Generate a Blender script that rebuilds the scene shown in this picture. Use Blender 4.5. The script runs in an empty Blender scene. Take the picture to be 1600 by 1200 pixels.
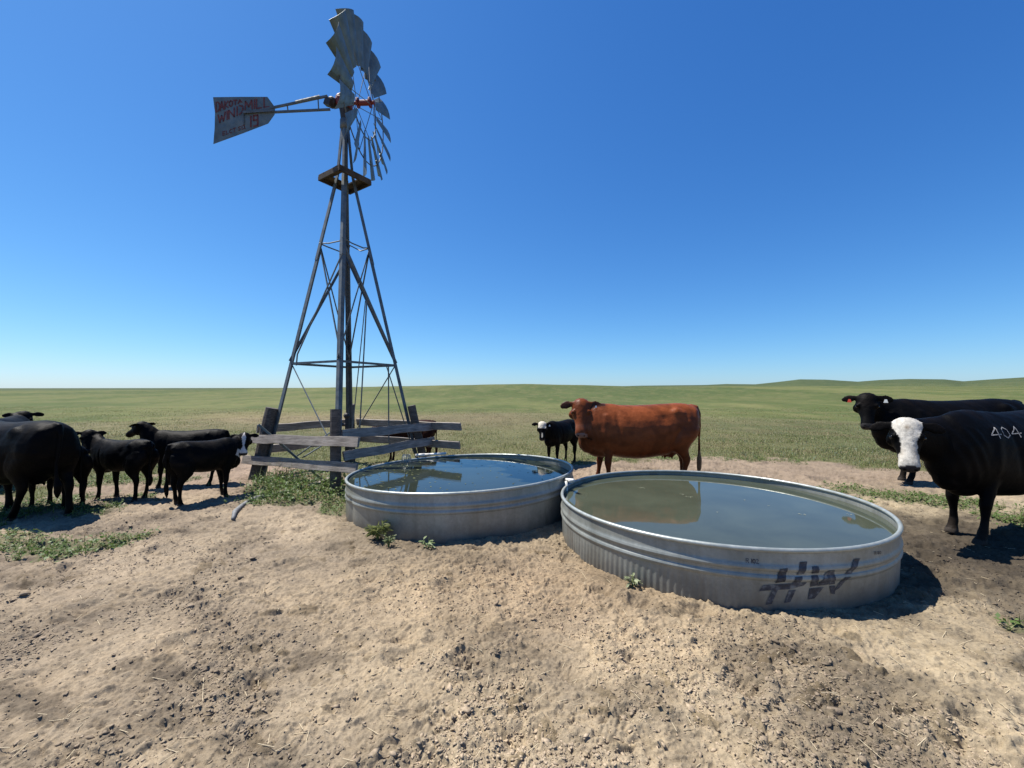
import bpy, math, random
import numpy as np
from mathutils import Matrix, Vector
from mathutils.bvhtree import BVHTree
sc = bpy.context.scene
COL = sc.collection
rng = np.random.default_rng(7)
random.seed(7)
FPX, HY, CAMZ = 650.0, 613.0, 1.56

# ---------------------------------------------------------------- camera, world, sun, exposure
cam_d = bpy.data.cameras.new('camera'); cam = bpy.data.objects.new('camera', cam_d); COL.objects.link(cam)
cam.location = (0, 0, CAMZ); cam.rotation_euler = (math.pi/2, 0, 0)
cam_d.sensor_width = 36; cam_d.lens = 36*FPX/1600; cam_d.shift_y = 13/1600
cam_d.clip_start = 0.05; cam_d.clip_end = 20000
sc.camera = cam
SUN_AZ = (-0.92, 0.39); SUN_EL = math.radians(62)
w = bpy.data.worlds.new('World'); sc.world = w; w.use_nodes = True
nt = w.node_tree; bg = nt.nodes['Background']
sky = nt.nodes.new('ShaderNodeTexSky'); sky.sky_type = 'NISHITA'; sky.sun_disc = False
sky.sun_elevation = SUN_EL; sky.sun_rotation = math.atan2(SUN_AZ[0], SUN_AZ[1])
sky.air_density = 1.0; sky.dust_density = 0.7; sky.ozone_density = 2.6; sky.altitude = 900
EXPO = 0.82; SKY = 0.10                               # deep prairie blue: per-channel response of the camera's sky
sep = nt.nodes.new('ShaderNodeSeparateColor'); cmb = nt.nodes.new('ShaderNodeCombineColor'); nt.links.new(sky.outputs[0], sep.inputs[0])
for k, (g_, a_) in enumerate(((1.38, .70), (1.055, .87), (.78, 1.09))):
    m1 = nt.nodes.new('ShaderNodeMath'); m1.operation = 'MULTIPLY'; m1.inputs[1].default_value = .13
    m2 = nt.nodes.new('ShaderNodeMath'); m2.operation = 'POWER'; m2.inputs[1].default_value = g_
    m3 = nt.nodes.new('ShaderNodeMath'); m3.operation = 'MULTIPLY'; m3.inputs[1].default_value = a_/(SKY*2**EXPO)
    nt.links.new(sep.outputs[k], m1.inputs[0]); nt.links.new(m1.outputs[0], m2.inputs[0]); nt.links.new(m2.outputs[0], m3.inputs[0]); nt.links.new(m3.outputs[0], cmb.inputs[k])
nt.links.new(cmb.outputs[0], bg.inputs[0]); bg.inputs[1].default_value = SKY
sl = bpy.data.lights.new('sun', 'SUN'); sl.energy = 5.0; sl.angle = math.radians(0.53); sl.color = (1, 0.955, 0.88)
so = bpy.data.objects.new('sun', sl); COL.objects.link(so)
sv = Vector((SUN_AZ[0]*math.cos(SUN_EL), SUN_AZ[1]*math.cos(SUN_EL), math.sin(SUN_EL)))
so.rotation_euler = sv.to_track_quat('Z', 'Y').to_euler(); so.location = (-20, 10, 40)
sc.view_settings.view_transform = 'Standard'; sc.view_settings.look = 'None'
sc.view_settings.exposure = EXPO; sc.view_settings.gamma = 1

# ---------------------------------------------------------------- helpers
def at(px, py, Y):                                    # photo measurement -> world point at depth Y
    return np.array([(px-800)/FPX*Y, Y, CAMZ-(py-HY)/FPX*Y])
def tag(o, label=None, cat=None, group=None, kind=None):
    if label: o['label'] = label
    if cat: o['category'] = cat
    if group: o['group'] = group
    if kind: o['kind'] = kind
    return o
def empty(name, loc, rz=0):
    o = bpy.data.objects.new(name, None); COL.objects.link(o)
    o.location = loc; o.rotation_euler = (0, 0, rz); o.empty_display_size = .2
    return o
def link(name, me, mat, parent=None, smooth=True):
    o = bpy.data.objects.new(name, me); COL.objects.link(o)
    if mat is not None and not me.materials: me.materials.append(mat)
    if smooth and len(me.polygons): me.polygons.foreach_set('use_smooth', np.ones(len(me.polygons), bool))
    if parent: o.parent = parent
    return o
def mesh_np(name, V, Fq, nside, col=None):            # fast uniform-polygon mesh
    me = bpy.data.meshes.new(name)
    V = np.asarray(V, np.float32); Fq = np.asarray(Fq, np.int32)
    me.vertices.add(len(V)); me.vertices.foreach_set('co', V.ravel())
    me.loops.add(Fq.size); me.loops.foreach_set('vertex_index', Fq.ravel())
    me.polygons.add(len(Fq)); me.polygons.foreach_set('loop_start', np.arange(0, Fq.size, nside, dtype=np.int32))
    me.polygons.foreach_set('loop_total', np.full(len(Fq), nside, np.int32))
    me.update(calc_edges=True)
    if col is not None: set_col(me, col)
    return me
def set_col(me, col):
    a = me.color_attributes.new('tint', 'FLOAT_COLOR', 'POINT')
    c = np.ones((len(me.vertices), 4), np.float32); c[:, :3] = col
    a.data.foreach_set('color', c.ravel())
class MB:                                              # mesh collector of boxes, tubes, lofts
    def __init__(s): s.v = []; s.f = []
    def add(s, V, F):
        b = len(s.v); s.v += [tuple(float(c) for c in p) for p in V]; s.f += [tuple(b+i for i in f) for f in F]
    def loft(s, rings, close=False):
        n = len(rings[0]); V = [p for r in rings for p in r]; F = []
        m = len(rings)
        for i in range(m if close else m-1):
            a = i*n; b = ((i+1) % m)*n
            for j in range(n):
                k = (j+1) % n; F.append((a+j, a+k, b+k, b+j))
        if not close:
            F.append(tuple(range(n))[::-1]); F.append(tuple((m-1)*n+j for j in range(n)))
        s.add(V, F)
    def tube(s, pts, r, n=8, closed=False):
        pts = [np.array(p, float) for p in pts]; m = len(pts)
        rr = r if hasattr(r, '__len__') else [r]*m
        rings = []; up = None
        for i, p in enumerate(pts):
            if closed: t = pts[(i+1) % m]-pts[i-1]
            else: t = pts[min(i+1, m-1)]-pts[max(i-1, 0)]
            t = t/np.linalg.norm(t)
            if up is None: up = np.array([0, 0, 1.]) if abs(t[2]) < .9 else np.array([1., 0, 0])
            a = np.cross(up, t); a /= np.linalg.norm(a); b = np.cross(t, a); up = b
            rings.append([p+rr[i]*(math.cos(q)*a+math.sin(q)*b) for q in np.arange(n)*2*math.pi/n])
        s.loft(rings, closed)
    def bar(s, A, B, wd, hd, up=(0, 0, 1), jit=0):     # rectangular bar from A to B
        A = np.array(A, float); B = np.array(B, float); t = B-A; t /= np.linalg.norm(t)
        a = np.cross(up, t); a /= np.linalg.norm(a); b = np.cross(t, a)
        V = []
        for P in (A, B):
            for sx, sy in ((-1, -1), (1, -1), (1, 1), (-1, 1)):
                V.append(P+a*sx*wd/2+b*sy*hd/2+(np.random.default_rng(len(s.v)).normal(0, jit, 3) if jit else 0))
        s.add(V, [(3, 2, 1, 0), (4, 5, 6, 7), (0, 1, 5, 4), (1, 2, 6, 5), (2, 3, 7, 6), (3, 0, 4, 7)])
    def angle(s, A, B, wd, th, d1, d2):                # L-profile
        A = np.array(A, float); B = np.array(B, float); d1 = np.array(d1, float); d2 = np.array(d2, float)
        t = (B-A)/np.linalg.norm(B-A)
        d1 = d1-t*(d1@t); d1 /= np.linalg.norm(d1); d2 = d2-t*(d2@t); d2 /= np.linalg.norm(d2)
        prof = [0*d1, d1*wd, d1*wd+d2*th, d1*th+d2*th, d1*th+d2*wd, d2*wd]
        s.loft([[P+q for q in prof] for P in (A, B)])
    def sphere(s, c, r, n=10, m=7):
        r = np.array([r]*3 if not hasattr(r, '__len__') else r, float); c = np.array(c, float)
        rings = [[c+r*np.array([math.sin(a)*math.cos(b), math.sin(a)*math.sin(b), math.cos(a)]) for b in np.arange(n)*2*math.pi/n]
                 for a in np.linspace(.02, math.pi-.02, m)]
        s.loft(rings)
    def mesh(s, name):
        me = bpy.data.meshes.new(name); me.from_pydata(s.v, [], s.f); me.update(); return me
    def build(s, name, mat, parent=None, smooth=False, bevel=0):
        o = link(name, s.mesh(name), mat, parent, smooth)
        if bevel:
            b = o.modifiers.new('bevel', 'BEVEL'); b.width = bevel; b.segments = 2; b.limit_method = 'ANGLE'
        return o
# numpy noise
def _h(ix, iy, seed):
    n = (ix.astype(np.int64)*374761393+iy.astype(np.int64)*668265263+seed*1442695041) & 0xffffffff
    n = ((n ^ (n >> 13))*1274126177) & 0xffffffff
    n = ((n ^ (n >> 16))*2246822519) & 0xffffffff
    return ((n ^ (n >> 15)) & 0xffffff)/float(0xffffff)
def vn(x, y, seed=0):
    ix = np.floor(x); iy = np.floor(y); fx = x-ix; fy = y-iy
    fx = fx*fx*fx*(fx*(fx*6-15)+10); fy = fy*fy*fy*(fy*(fy*6-15)+10)
    a = _h(ix, iy, seed); b = _h(ix+1, iy, seed); c = _h(ix, iy+1, seed); d = _h(ix+1, iy+1, seed)
    return (a*(1-fx)+b*fx)*(1-fy)+(c*(1-fx)+d*fx)*fy
def fbm(x, y, seed=0, o=4, g=.5):
    s = 0; a = 1; t = 0
    for i in range(o):
        s = s+a*vn(x*2**i+17.3*i, y*2**i-9.1*i, seed+i); t += a; a *= g
    return s/t
def worley(x, y, seed=0):
    ix = np.floor(x); iy = np.floor(y); f1 = np.full(x.shape, 9.); f2 = f1.copy(); cid = np.zeros(x.shape)
    for dx in (-1, 0, 1):
        for dy in (-1, 0, 1):
            cx = ix+dx; cy = iy+dy
            px = cx+_h(cx, cy, seed); py = cy+_h(cx, cy, seed+5)
            d = np.hypot(x-px, y-py); m = d < f1
            f2 = np.where(m, f1, np.minimum(f2, d)); cid = np.where(m, _h(cx, cy, seed+9), cid); f1 = np.where(m, d, f1)
    return f1, f2, cid
def ss(a, b, x):
    t = np.clip((x-a)/(b-a), 0, 1); return t*t*(3-2*t)

# materials
def new_mat(name):
    m = bpy.data.materials.new(name); m.use_nodes = True
    return m, m.node_tree.nodes, m.node_tree.links, m.node_tree.nodes['Principled BSDF']
def noise_node(N, L, scale, detail=4, rough=.55, coord='Object', vec_scale=None, dist=0):
    tc = N.new('ShaderNodeTexCoord'); n = N.new('ShaderNodeTexNoise')
    n.inputs['Scale'].default_value = scale; n.inputs['Detail'].default_value = detail
    n.inputs['Roughness'].default_value = rough; n.inputs['Distortion'].default_value = dist
    if vec_scale:
        mp = N.new('ShaderNodeMapping'); mp.inputs['Scale'].default_value = vec_scale
        L.new(tc.outputs[coord], mp.inputs[0]); L.new(mp.outputs[0], n.inputs['Vector'])
    else: L.new(tc.outputs[coord], n.inputs['Vector'])
    return n
def ramp(N, L, src, stops):
    r = N.new('ShaderNodeValToRGB'); e = r.color_ramp.elements
    while len(e) < len(stops): e.new(.5)
    for k, (p, c) in enumerate(stops):
        e[k].position = p; e[k].color = (*c, 1) if hasattr(c, '__len__') else (c, c, c, 1)
    L.new(src, r.inputs[0]); return r
def mix(N, L, a, b, fac, mode='MIX'):
    m = N.new('ShaderNodeMix'); m.data_type = 'RGBA'; m.blend_type = mode
    for v, i in ((fac, 0), (a, 6), (b, 7)):
        if hasattr(v, 'is_linked') or hasattr(v, 'node'): L.new(v, m.inputs[i])
        elif i == 0: m.inputs[0].default_value = v
        else: m.inputs[i].default_value = (*v, 1)
    return m.outputs[2]
def bump(N, L, P, src, strength, dist, prev=None):
    b = N.new('ShaderNodeBump'); b.inputs['Strength'].default_value = strength; b.inputs['Distance'].default_value = dist
    L.new(src, b.inputs['Height'])
    if prev: L.new(prev, b.inputs['Normal'])
    L.new(b.outputs[0], P.inputs['Normal']); return b.outputs[0]
def attr_node(N, name='tint'):
    a = N.new('ShaderNodeAttribute'); a.attribute_name = name; return a.outputs['Color']

def simple(name, stops, scale=6, rough=.6, metal=0, bs=.3, bd=.005, vs=None, detail=5, rr=None, spec=.5):
    m, N, L, P = new_mat(name)
    n = noise_node(N, L, scale, detail, vec_scale=vs)
    r = ramp(N, L, n.outputs[0], stops); L.new(r.outputs[0], P.inputs['Base Color'])
    P.inputs['Roughness'].default_value = rough; P.inputs['Metallic'].default_value = metal
    P.inputs['Specular IOR Level'].default_value = spec
    if bs: bump(N, L, P, n.outputs[0], bs, bd)
    if rr:
        n2 = noise_node(N, L, scale*2.3, 4); r2 = ramp(N, L, n2.outputs[0], [(.3, rr[0]), (.7, rr[1])])
        L.new(r2.outputs[0], P.inputs['Roughness'])
    return m
def vcol_mat(name, rough=.8, sub=0, bscale=0, bs=0, bd=.01, spec=.3, var=0):
    m, N, L, P = new_mat(name); c = attr_node(N)
    if var:
        n = noise_node(N, L, var, 5, .65); r = ramp(N, L, n.outputs[0], [(.25, .55), (.75, 1.35)])
        c = mix(N, L, c, r.outputs[0], 1.0, 'MULTIPLY')
    L.new(c, P.inputs['Base Color']); P.inputs['Roughness'].default_value = rough
    P.inputs['Specular IOR Level'].default_value = spec
    if sub: P.inputs['Subsurface Weight'].default_value = 0
    if bs:
        n = noise_node(N, L, bscale, 6, .65); bump(N, L, P, n.outputs[0], bs, bd)
    return m
def leaf_mat(name):
    m, N, L, P = new_mat(name); c = attr_node(N)
    L.new(c, P.inputs['Base Color']); P.inputs['Roughness'].default_value = .55; P.inputs['Specular IOR Level'].default_value = .35
    tr = N.new('ShaderNodeBsdfTranslucent'); L.new(c, tr.inputs[0]); mx = N.new('ShaderNodeMixShader'); mx.inputs[0].default_value = .35
    L.new(P.outputs[0], mx.inputs[1]); L.new(tr.outputs[0], mx.inputs[2]); L.new(mx.outputs[0], N['Material Output'].inputs[0])
    return m
M = {}
M['iron'] = simple('weathered_angle_iron', [(.3, (.07, .085, .095)), (.55, (.12, .14, .15)), (.75, (.17, .17, .16))], 9, .6, .45, .2, .002, rr=(.45, .75))
M['galv'] = simple('dull_galvanised_sheet', [(.3, (.085, .105, .105)), (.6, (.14, .17, .168)), (.8, (.19, .21, .20))], 5, .5, .45, .15, .002, rr=(.38, .62))
M['red'] = simple('weathered_red_casting', [(.3, (.09, .012, .010)), (.7, (.20, .025, .020))], 12, .55, .1)
M['darkmetal'] = simple('dark_greasy_iron', [(.3, (.02, .02, .02)), (.7, (.06, .05, .045))], 14, .6, .4)
M['vanepaint'] = simple('faded_red_lettering', [(.3, (.075, .018, .022)), (.7, (.14, .04, .04))], 18, .7, 0)
M['plank'] = simple('rusty_platform_plank', [(.3, (.018, .013, .010)), (.5, (.04, .026, .016)), (.7, (.085, .062, .042))], 6, .85, 0, .5, .004)
def wood(name, c0, c1, c2):
    m, N, L, P = new_mat(name)
    n = noise_node(N, L, 3.0, 7, .65, vec_scale=(1.2, 9, 14)); n2 = noise_node(N, L, 2.2, 4)
    n3 = noise_node(N, L, 7.0, 6, .7, vec_scale=(.8, 14, 22))
    r = ramp(N, L, n.outputs[0], [(.28, c0), (.5, c1), (.72, c2)])
    r2 = ramp(N, L, n2.outputs[0], [(.3, .7), (.7, 1.15)])
    r3 = ramp(N, L, n3.outputs[0], [(.36, .35), (.45, 1.0)])
    c = mix(N, L, r.outputs[0], r2.outputs[0], 1.0, 'MULTIPLY'); c = mix(N, L, c, r3.outputs[0], .8, 'MULTIPLY')
    L.new(c, P.inputs['Base Color']); P.inputs['Roughness'].default_value = .85; P.inputs['Specular IOR Level'].default_value = .25
    bump(N, L, P, n3.outputs[0], .7, .006)
    return m
M['board'] = wood('grey_weathered_board', (.13, .11, .095), (.27, .235, .20), (.40, .36, .31))
M['post'] = wood('dark_weathered_post', (.045, .038, .034), (.10, .085, .075), (.17, .15, .13))
M['pvc'] = simple('white_plastic_pipe', [(.3, (.55, .53, .48)), (.7, (.75, .73, .68))], 15, .45)
M['hose'] = simple('dusty_black_hose', [(.3, (.10, .105, .11)), (.7, (.22, .22, .215))], 20, .7)
M['leaf'] = leaf_mat('leaf_surface')
M['stalk'] = vcol_mat('dry_stalk', .8)

# ---------------------------------------------------------------- terrain shape
PXR1 = [-4000, -800, 0, 300, 600, 820, 900, 1000, 1150, 1600, 2400, 5000]
YR1 = [609, 610, 611, 609.5, 604.5, 600.5, 602, 604.5, 604, 604, 603, 606]
PXR2 = [-4000, 850, 950, 1000, 1100, 1135, 1180, 1215, 1250, 1290, 1340, 1375, 1420, 1475, 1505, 1550, 1600, 1800, 2400, 5000]
YR2 = [611, 606, 604.5, 603, 602, 600.5, 601, 597.5, 593.5, 594, 597, 594.5, 593, 593.5, 596.5, 593.5, 590.5, 593, 598, 606]
def terr(X, Y):
    r = np.hypot(X, Y)
    Yc = np.maximum(Y, r*.18); px = 800+FPX*X/Yc
    k = Yc/np.maximum(r, 1e-6)
    h1 = CAMZ+(HY-np.interp(px, PXR1, YR1))/FPX*170*k
    h2 = CAMZ+(HY-np.interp(px, PXR2, YR2))/FPX*1500*k
    a = ss(28, 170, r)
    h = h1*a
    b = ss(170, 420, r); h = h*(1-b)+b*np.minimum(h1*.55, h1-.5)
    c = ss(500, 1500, r); h = h*(1-c)+c*h2
    h = h*(1-ss(1500, 3500, r))
    h = h+(fbm(X/9, Y/9, 31, 3)-.5)*.22*ss(12, 30, r)+(fbm(X/60, Y/60, 41, 3)-.5)*.3*ss(60, 140, r)*(1-ss(150, 170, r))
    return h
T1 = dict(c=(-.689, 5.833, .481), R=1.52, ta=.031, tb=-.017)
T2 = dict(c=(2.066, 4.436, .440), R=1.52, ta=.006, tb=-.005)
def lowh(X, Y):                                        # gentle trampled undulation near the tanks
    h = (fbm(X/1.4, Y/1.4, 3, 3)-.5)*.09
    for T, amp in ((T1, .05), (T2, .045)):
        d = np.hypot(X-T['c'][0], Y-T['c'][1])-T['R']
        a = np.arctan2(Y-T['c'][1], X-T['c'][0])
        h = h+np.exp(-(d/.16)**2)*amp*(vn(a*2.2+9, a*0+T['R'], 77)*1.3-.35)
        h = h*(1-.6*np.exp(-(d/.35)**2))
    return h*(1-.9*ss(7, 12, np.hypot(X, Y)))
def gh(x, y):
    x = np.atleast_1d(np.asarray(x, float)); y = np.atleast_1d(np.asarray(y, float))
    return terr(x, y)+lowh(x, y)
def ghs(x, y): return float(gh(x, y)[0])

def ell(X, Y, cx, cy, a, b, rot):
    c, s = math.cos(rot), math.sin(rot); dx = X-cx; dy = Y-cy
    return np.sqrt(((dx*c+dy*s)/a)**2+((-dx*s+dy*c)/b)**2)
EPX = [-3000, 0, 60, 140, 270, 330, 385, 420, 560, 760, 850, 900, 1000, 1100, 1250, 1330, 1400, 1600, 4000]
EPY = [775, 772, 768, 748, 742, 728, 712, 722, 722, 722, 722, 723, 722, 715, 722, 728, 738, 744, 744]
def pasture(X, Y):
    Yc = np.maximum(Y, .3); px = 800+FPX*X/Yc
    ye = 1014/(np.interp(px, EPX, EPY)-HY)
    n = (fbm(X/.7, Y/.7, 11, 4)-.5)*2.0
    return ss(-.35, .45, (Y-ye)+n*.75)*(Y > 0)
def weeds(X, Y):
    n = (fbm(X/.45, Y/.45, 12, 4)-.5)*1.5; m = (vn(X/.12, Y/.12, 13)-.5)*.9
    g = np.zeros(X.shape)
    for cx, cy, a, b, rot, s in ((-4.95, 4.15, 1.3, .46, .12, .85), (-6.6, 5.3, 1.7, 1.0, .2, 1.0), (-3.15, 6.55, 1.75, .98, -.52, 1.5),
                                 (-2.25, 5.55, .5, .42, -.5, 1.2), (-2.3, 8.0, 2.0, 1.0, -.3, 1.4), (5.75, 6.0, 1.5, .68, -.55, 1.05), (6.2, 5.0, 1.3, .5, .1, .85),
                                 (3.38, 2.72, .22, .10, .2, .8), (3.5, 2.35, .22, .08, .3, .55), (-6.9, 7.3, 1.6, .6, 0, 1.2), (1.8, 9.6, 3, .5, 0, .8), (5.3, 9.6, 2.5, .5, -.2, .8)):
        d = ell(X, Y, cx, cy, a, b, rot)
        g = np.maximum(g, ss(.05, .55, (1-d)*s+n*.9+m*.5-.05)*min(1, s))
    return g

# ---------------------------------------------------------------- ground sheet
fr = np.radians(70); nth = 1320
th = np.concatenate([np.linspace(-fr, fr, nth), np.linspace(fr, 2*math.pi-fr, 72)[1:-1]])
ra = [.05, .5, 1.0, 1.35]
r_ = 1.55
while r_ < 9: ra.append(r_); r_ *= 1.0026 if r_ < 4.5 else 1.0036
while r_ < 6000: ra.append(r_); r_ *= (1.012 if r_ < 40 else 1.03)
ra = np.array(ra)
TH, RR = np.meshgrid(th, ra); GX = RR*np.sin(TH); GY = RR*np.cos(TH)
near = 1-ss(8, 14, RR)
pas = pasture(GX, GY); wd = weeds(GX, GY)
base = terr(GX, GY)+lowh(GX, GY)
# hoof-trampled clods: warped cells, sharp lipped flakes, hoof pits
wx = GX+(vn(GX/.11, GY/.11, 51)-.5)*.10; wy = GY+(vn(GX/.11, GY/.11, 52)-.5)*.10
f1, f2, cid = worley(wx/.085, wy/.06, 61)
clod = np.clip(1-f1*1.25, 0, 1)*(cid > .35)*cid
g1, g2, cid2 = worley(wx/.034+3, wy/.026, 62)
clod2 = np.clip(1-g1*1.2, 0, 1)*(cid2 > .45)*cid2
rough_m = ss(.33, .62, fbm(GX/.9, GY/.9, 66, 3))*.75+.4
k1, k2, cid3 = worley(GX/.42, GY/.36, 63)
pit = -np.exp(-(k1/.20)**2)*(cid3 > .5)*.045+np.exp(-((k1-.34)/.09)**2)*(cid3 > .55)*.012
fine = fbm(GX/.05, GY/.05, 67, 4)-.5
rid = np.abs(fbm(GX/.16, GY/.10, 68, 4)-.5)
hd = clod*.024*rough_m+clod2*.015*(.35+.65*rough_m)+pit*(.5+.8*rough_m)+fine*.020+(.22-np.abs(fbm(GX/.06, GY/.04, 57, 3)-.5))*.022*rough_m+(.25-rid)*.045*rough_m+(fbm(GX/.3, GY/.3, 69, 3)-.5)*.032+(fbm(GX/.022, GY/.018, 58, 3)-.5)*.014
GZ = base+hd*near*(1-.6*pas*(1-near))
V = np.stack([GX, GY, GZ], -1).reshape(-1, 3)
nr, nc = RR.shape
I = np.arange(nr*nc).reshape(nr, nc)
Fq = np.stack([I[:-1], np.roll(I, -1, 1)[:-1], np.roll(I, -1, 1)[1:], I[1:]], -1).reshape(-1, 4)
def L3(a, b, t): return a*(1-t[..., None])+b*t[..., None]
A = lambda *c: np.array(c, float)
def soil_color(X, Y, crev=0):
    n1 = ss(.32, .68, fbm(X/.8, Y/.8, 21, 5)); n2 = ss(.3, .7, fbm(X/.10, Y/.08, 22, 4))
    c = L3(A(.315, .248, .172), A(.220, .174, .124), n1); c = L3(c, c*A(1.16, 1.14, 1.10), n2*.7)
    lf = ss(-.6, -3.2, X) if False else 1-ss(-3.4, -.4, X)
    c = L3(c, c*A(.80, .80, .83), lf)
    red = np.exp(-(ell(X, Y, .3, 3.4, 1.5, .9, 0))**2); c = L3(c, c*A(1.0, .93, .88), red)
    far = ss(5.5, 7.5, Y); c = L3(c, A(.225, .163, .122)+0*c, far*.8)
    moist = np.maximum(np.exp(-(ell(X, Y, 4.55, 3.95, 2.0, 1.25, .3)+(fbm(X/.3, Y/.2, 26, 4)-.5)*.9)**4)*.95, ss(.62, .74, fbm(X/.55, Y/.35, 23, 4))*.35)
    moist = np.maximum(moist, .6*np.exp(-(np.abs(np.hypot(X-T1['c'][0], Y-T1['c'][1])-1.62)/.16)**2)*(vn(X*3, Y*3, 5)))
    moist = np.maximum(moist, .6*np.exp(-(np.abs(np.hypot(X-T2['c'][0], Y-T2['c'][1])-1.60)/.16)**2)*(vn(X*4, Y*4, 6))*.7)
    for cx, cy, a, b in ((2.05, 2.25, .34, .13), (-3.7, 5.05, .3, .14), (-2.0, 2.35, .3, .16), (-2.45, 2.1, .5, .10), (-1.15, 2.45, .25, .1), (1.05, 2.95, .2, .12), (-.95, 4.15, .5, .22), (3.0, 2.3, .4, .12)):
        moist = np.maximum(moist, .5*ss(0, .6, 1-ell(X, Y, cx, cy, a, b, -.3)+(fbm(X/.1, Y/.1, 24, 3)-.5)*1.4))
    c = L3(c, A(.034, .026, .020)+0*c, np.clip(moist, 0, 1)*.92)
    return c
C = soil_color(GX, GY)
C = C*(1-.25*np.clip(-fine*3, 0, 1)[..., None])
dung = ss(.88, .92, cid)*ss(.5, .75, fbm(GX/.5, GY/.5, 25, 3)); C = L3(C, C*A(.55, .52, .45), dung*near*.7)
# pasture colours
b1 = fbm(GX/6, GY/14, 71, 4); b2 = fbm(GX/40, GY/90, 72, 4); b3 = fbm(GX/1.3, GY/1.8, 73, 4)
pc = L3(A(.090, .108, .036), A(.135, .138, .054), ss(.35, .65, b1)); pc = L3(pc, A(.070, .092, .030)+0*pc, ss(.5, .68, b2)*.7)
U = GX/np.maximum(GY, .1)
tan = np.exp(-((GY-25)/7.5)**2)*ss(-.95, -.6, U)*(1-ss(-.05, .2, U)); tan = np.maximum(tan, np.exp(-((GY-19)/2.2)**2)*.5*(1-ss(-.7, -.4, U)))
pc = L3(pc, A(.215, .165, .10)+0*pc, np.clip(tan*(.45+b3*.9), 0, 1)*.85)
pc = L3(pc, A(.165, .145, .07)+0*pc, ss(.56, .7, b3)*.45)
pc = L3(pc, A(.060, .080, .040)+0*pc, ss(500, 1100, RR)*.75)
pc = pc*(.80-.14*(1-ss(20, 34, RR))[..., None])*A(1.0, 1.03, .92)
C = L3(C, pc, ss(.2, .8, pas)*np.where(RR < 30, .85, 1))
C = L3(C, A(.07, .08, .035)+0*C, ss(.3, .9, wd)*.6*near)
gm, N, L, P = new_mat('ground_soil_and_grass')
c = attr_node(N)
n1 = noise_node(N, L, 55, 6, .7); r1 = ramp(N, L, n1.outputs[0], [(.3, .62), (.5, 1.0), (.75, 1.28)])
n2 = noise_node(N, L, .9, 8, .72, vec_scale=(1, .45, 1)); r2 = ramp(N, L, n2.outputs[0], [(.3, .72), (.7, 1.22)])
n3 = noise_node(N, L, .05, 6, .6, vec_scale=(1, .3, 1)); r3 = ramp(N, L, n3.outputs[0], [(.35, (.86, .9, .84)), (.65, (1.12, 1.1, 1.1))])
c = mix(N, L, c, r1.outputs[0], .9, 'MULTIPLY'); c = mix(N, L, c, r2.outputs[0], .8, 'MULTIPLY'); c = mix(N, L, c, r3.outputs[0], .9, 'MULTIPLY')
L.new(c, P.inputs['Base Color']); P.inputs['Roughness'].default_value = .95; P.inputs['Specular IOR Level'].default_value = .15
b = bump(N, L, P, n1.outputs[0], .8, .008); nn = noise_node(N, L, 160, 5, .7); bump(N, L, P, nn.outputs[0], .6, .004, b)
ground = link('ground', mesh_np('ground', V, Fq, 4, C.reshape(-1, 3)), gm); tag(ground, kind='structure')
ground['label'] = 'trampled tan dirt running out into green prairie hills'
HD = None

# surface sampler for scattering: reuse displacement by interpolation in polar grid
def surf(x, y):
    r = np.hypot(x, y); t = np.arctan2(x, y)
    ri = np.clip(np.interp(r, ra, np.arange(nr)), 0, nr-1.001); ti = np.clip((t+fr)/(2*fr)*(nth-1), 0, nth-1.001)
    i = ri.astype(int); j = ti.astype(int); a = ri-i; b = ti-j
    return (GZ[i, j]*(1-a)+GZ[i+1, j]*a)*(1-b)+(GZ[i, j+1]*(1-a)+GZ[i+1, j+1]*a)*b
def inview(n, y0, y1, pw=1.0, um=1.3):
    k = rng.random(n); y = (y0**(1-pw)+(y1**(1-pw)-y0**(1-pw))*k)**(1/(1-pw)) if pw != 1 else y0*(y1/y0)**k
    u = rng.uniform(-um, um, n); return u*y, y
def outside_tanks(x, y, m=.02):
    return (np.hypot(x-T1['c'][0], y-T1['c'][1]) > T1['R']+m) & (np.hypot(x-T2['c'][0], y-T2['c'][1]) > T2['R']+m)

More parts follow.
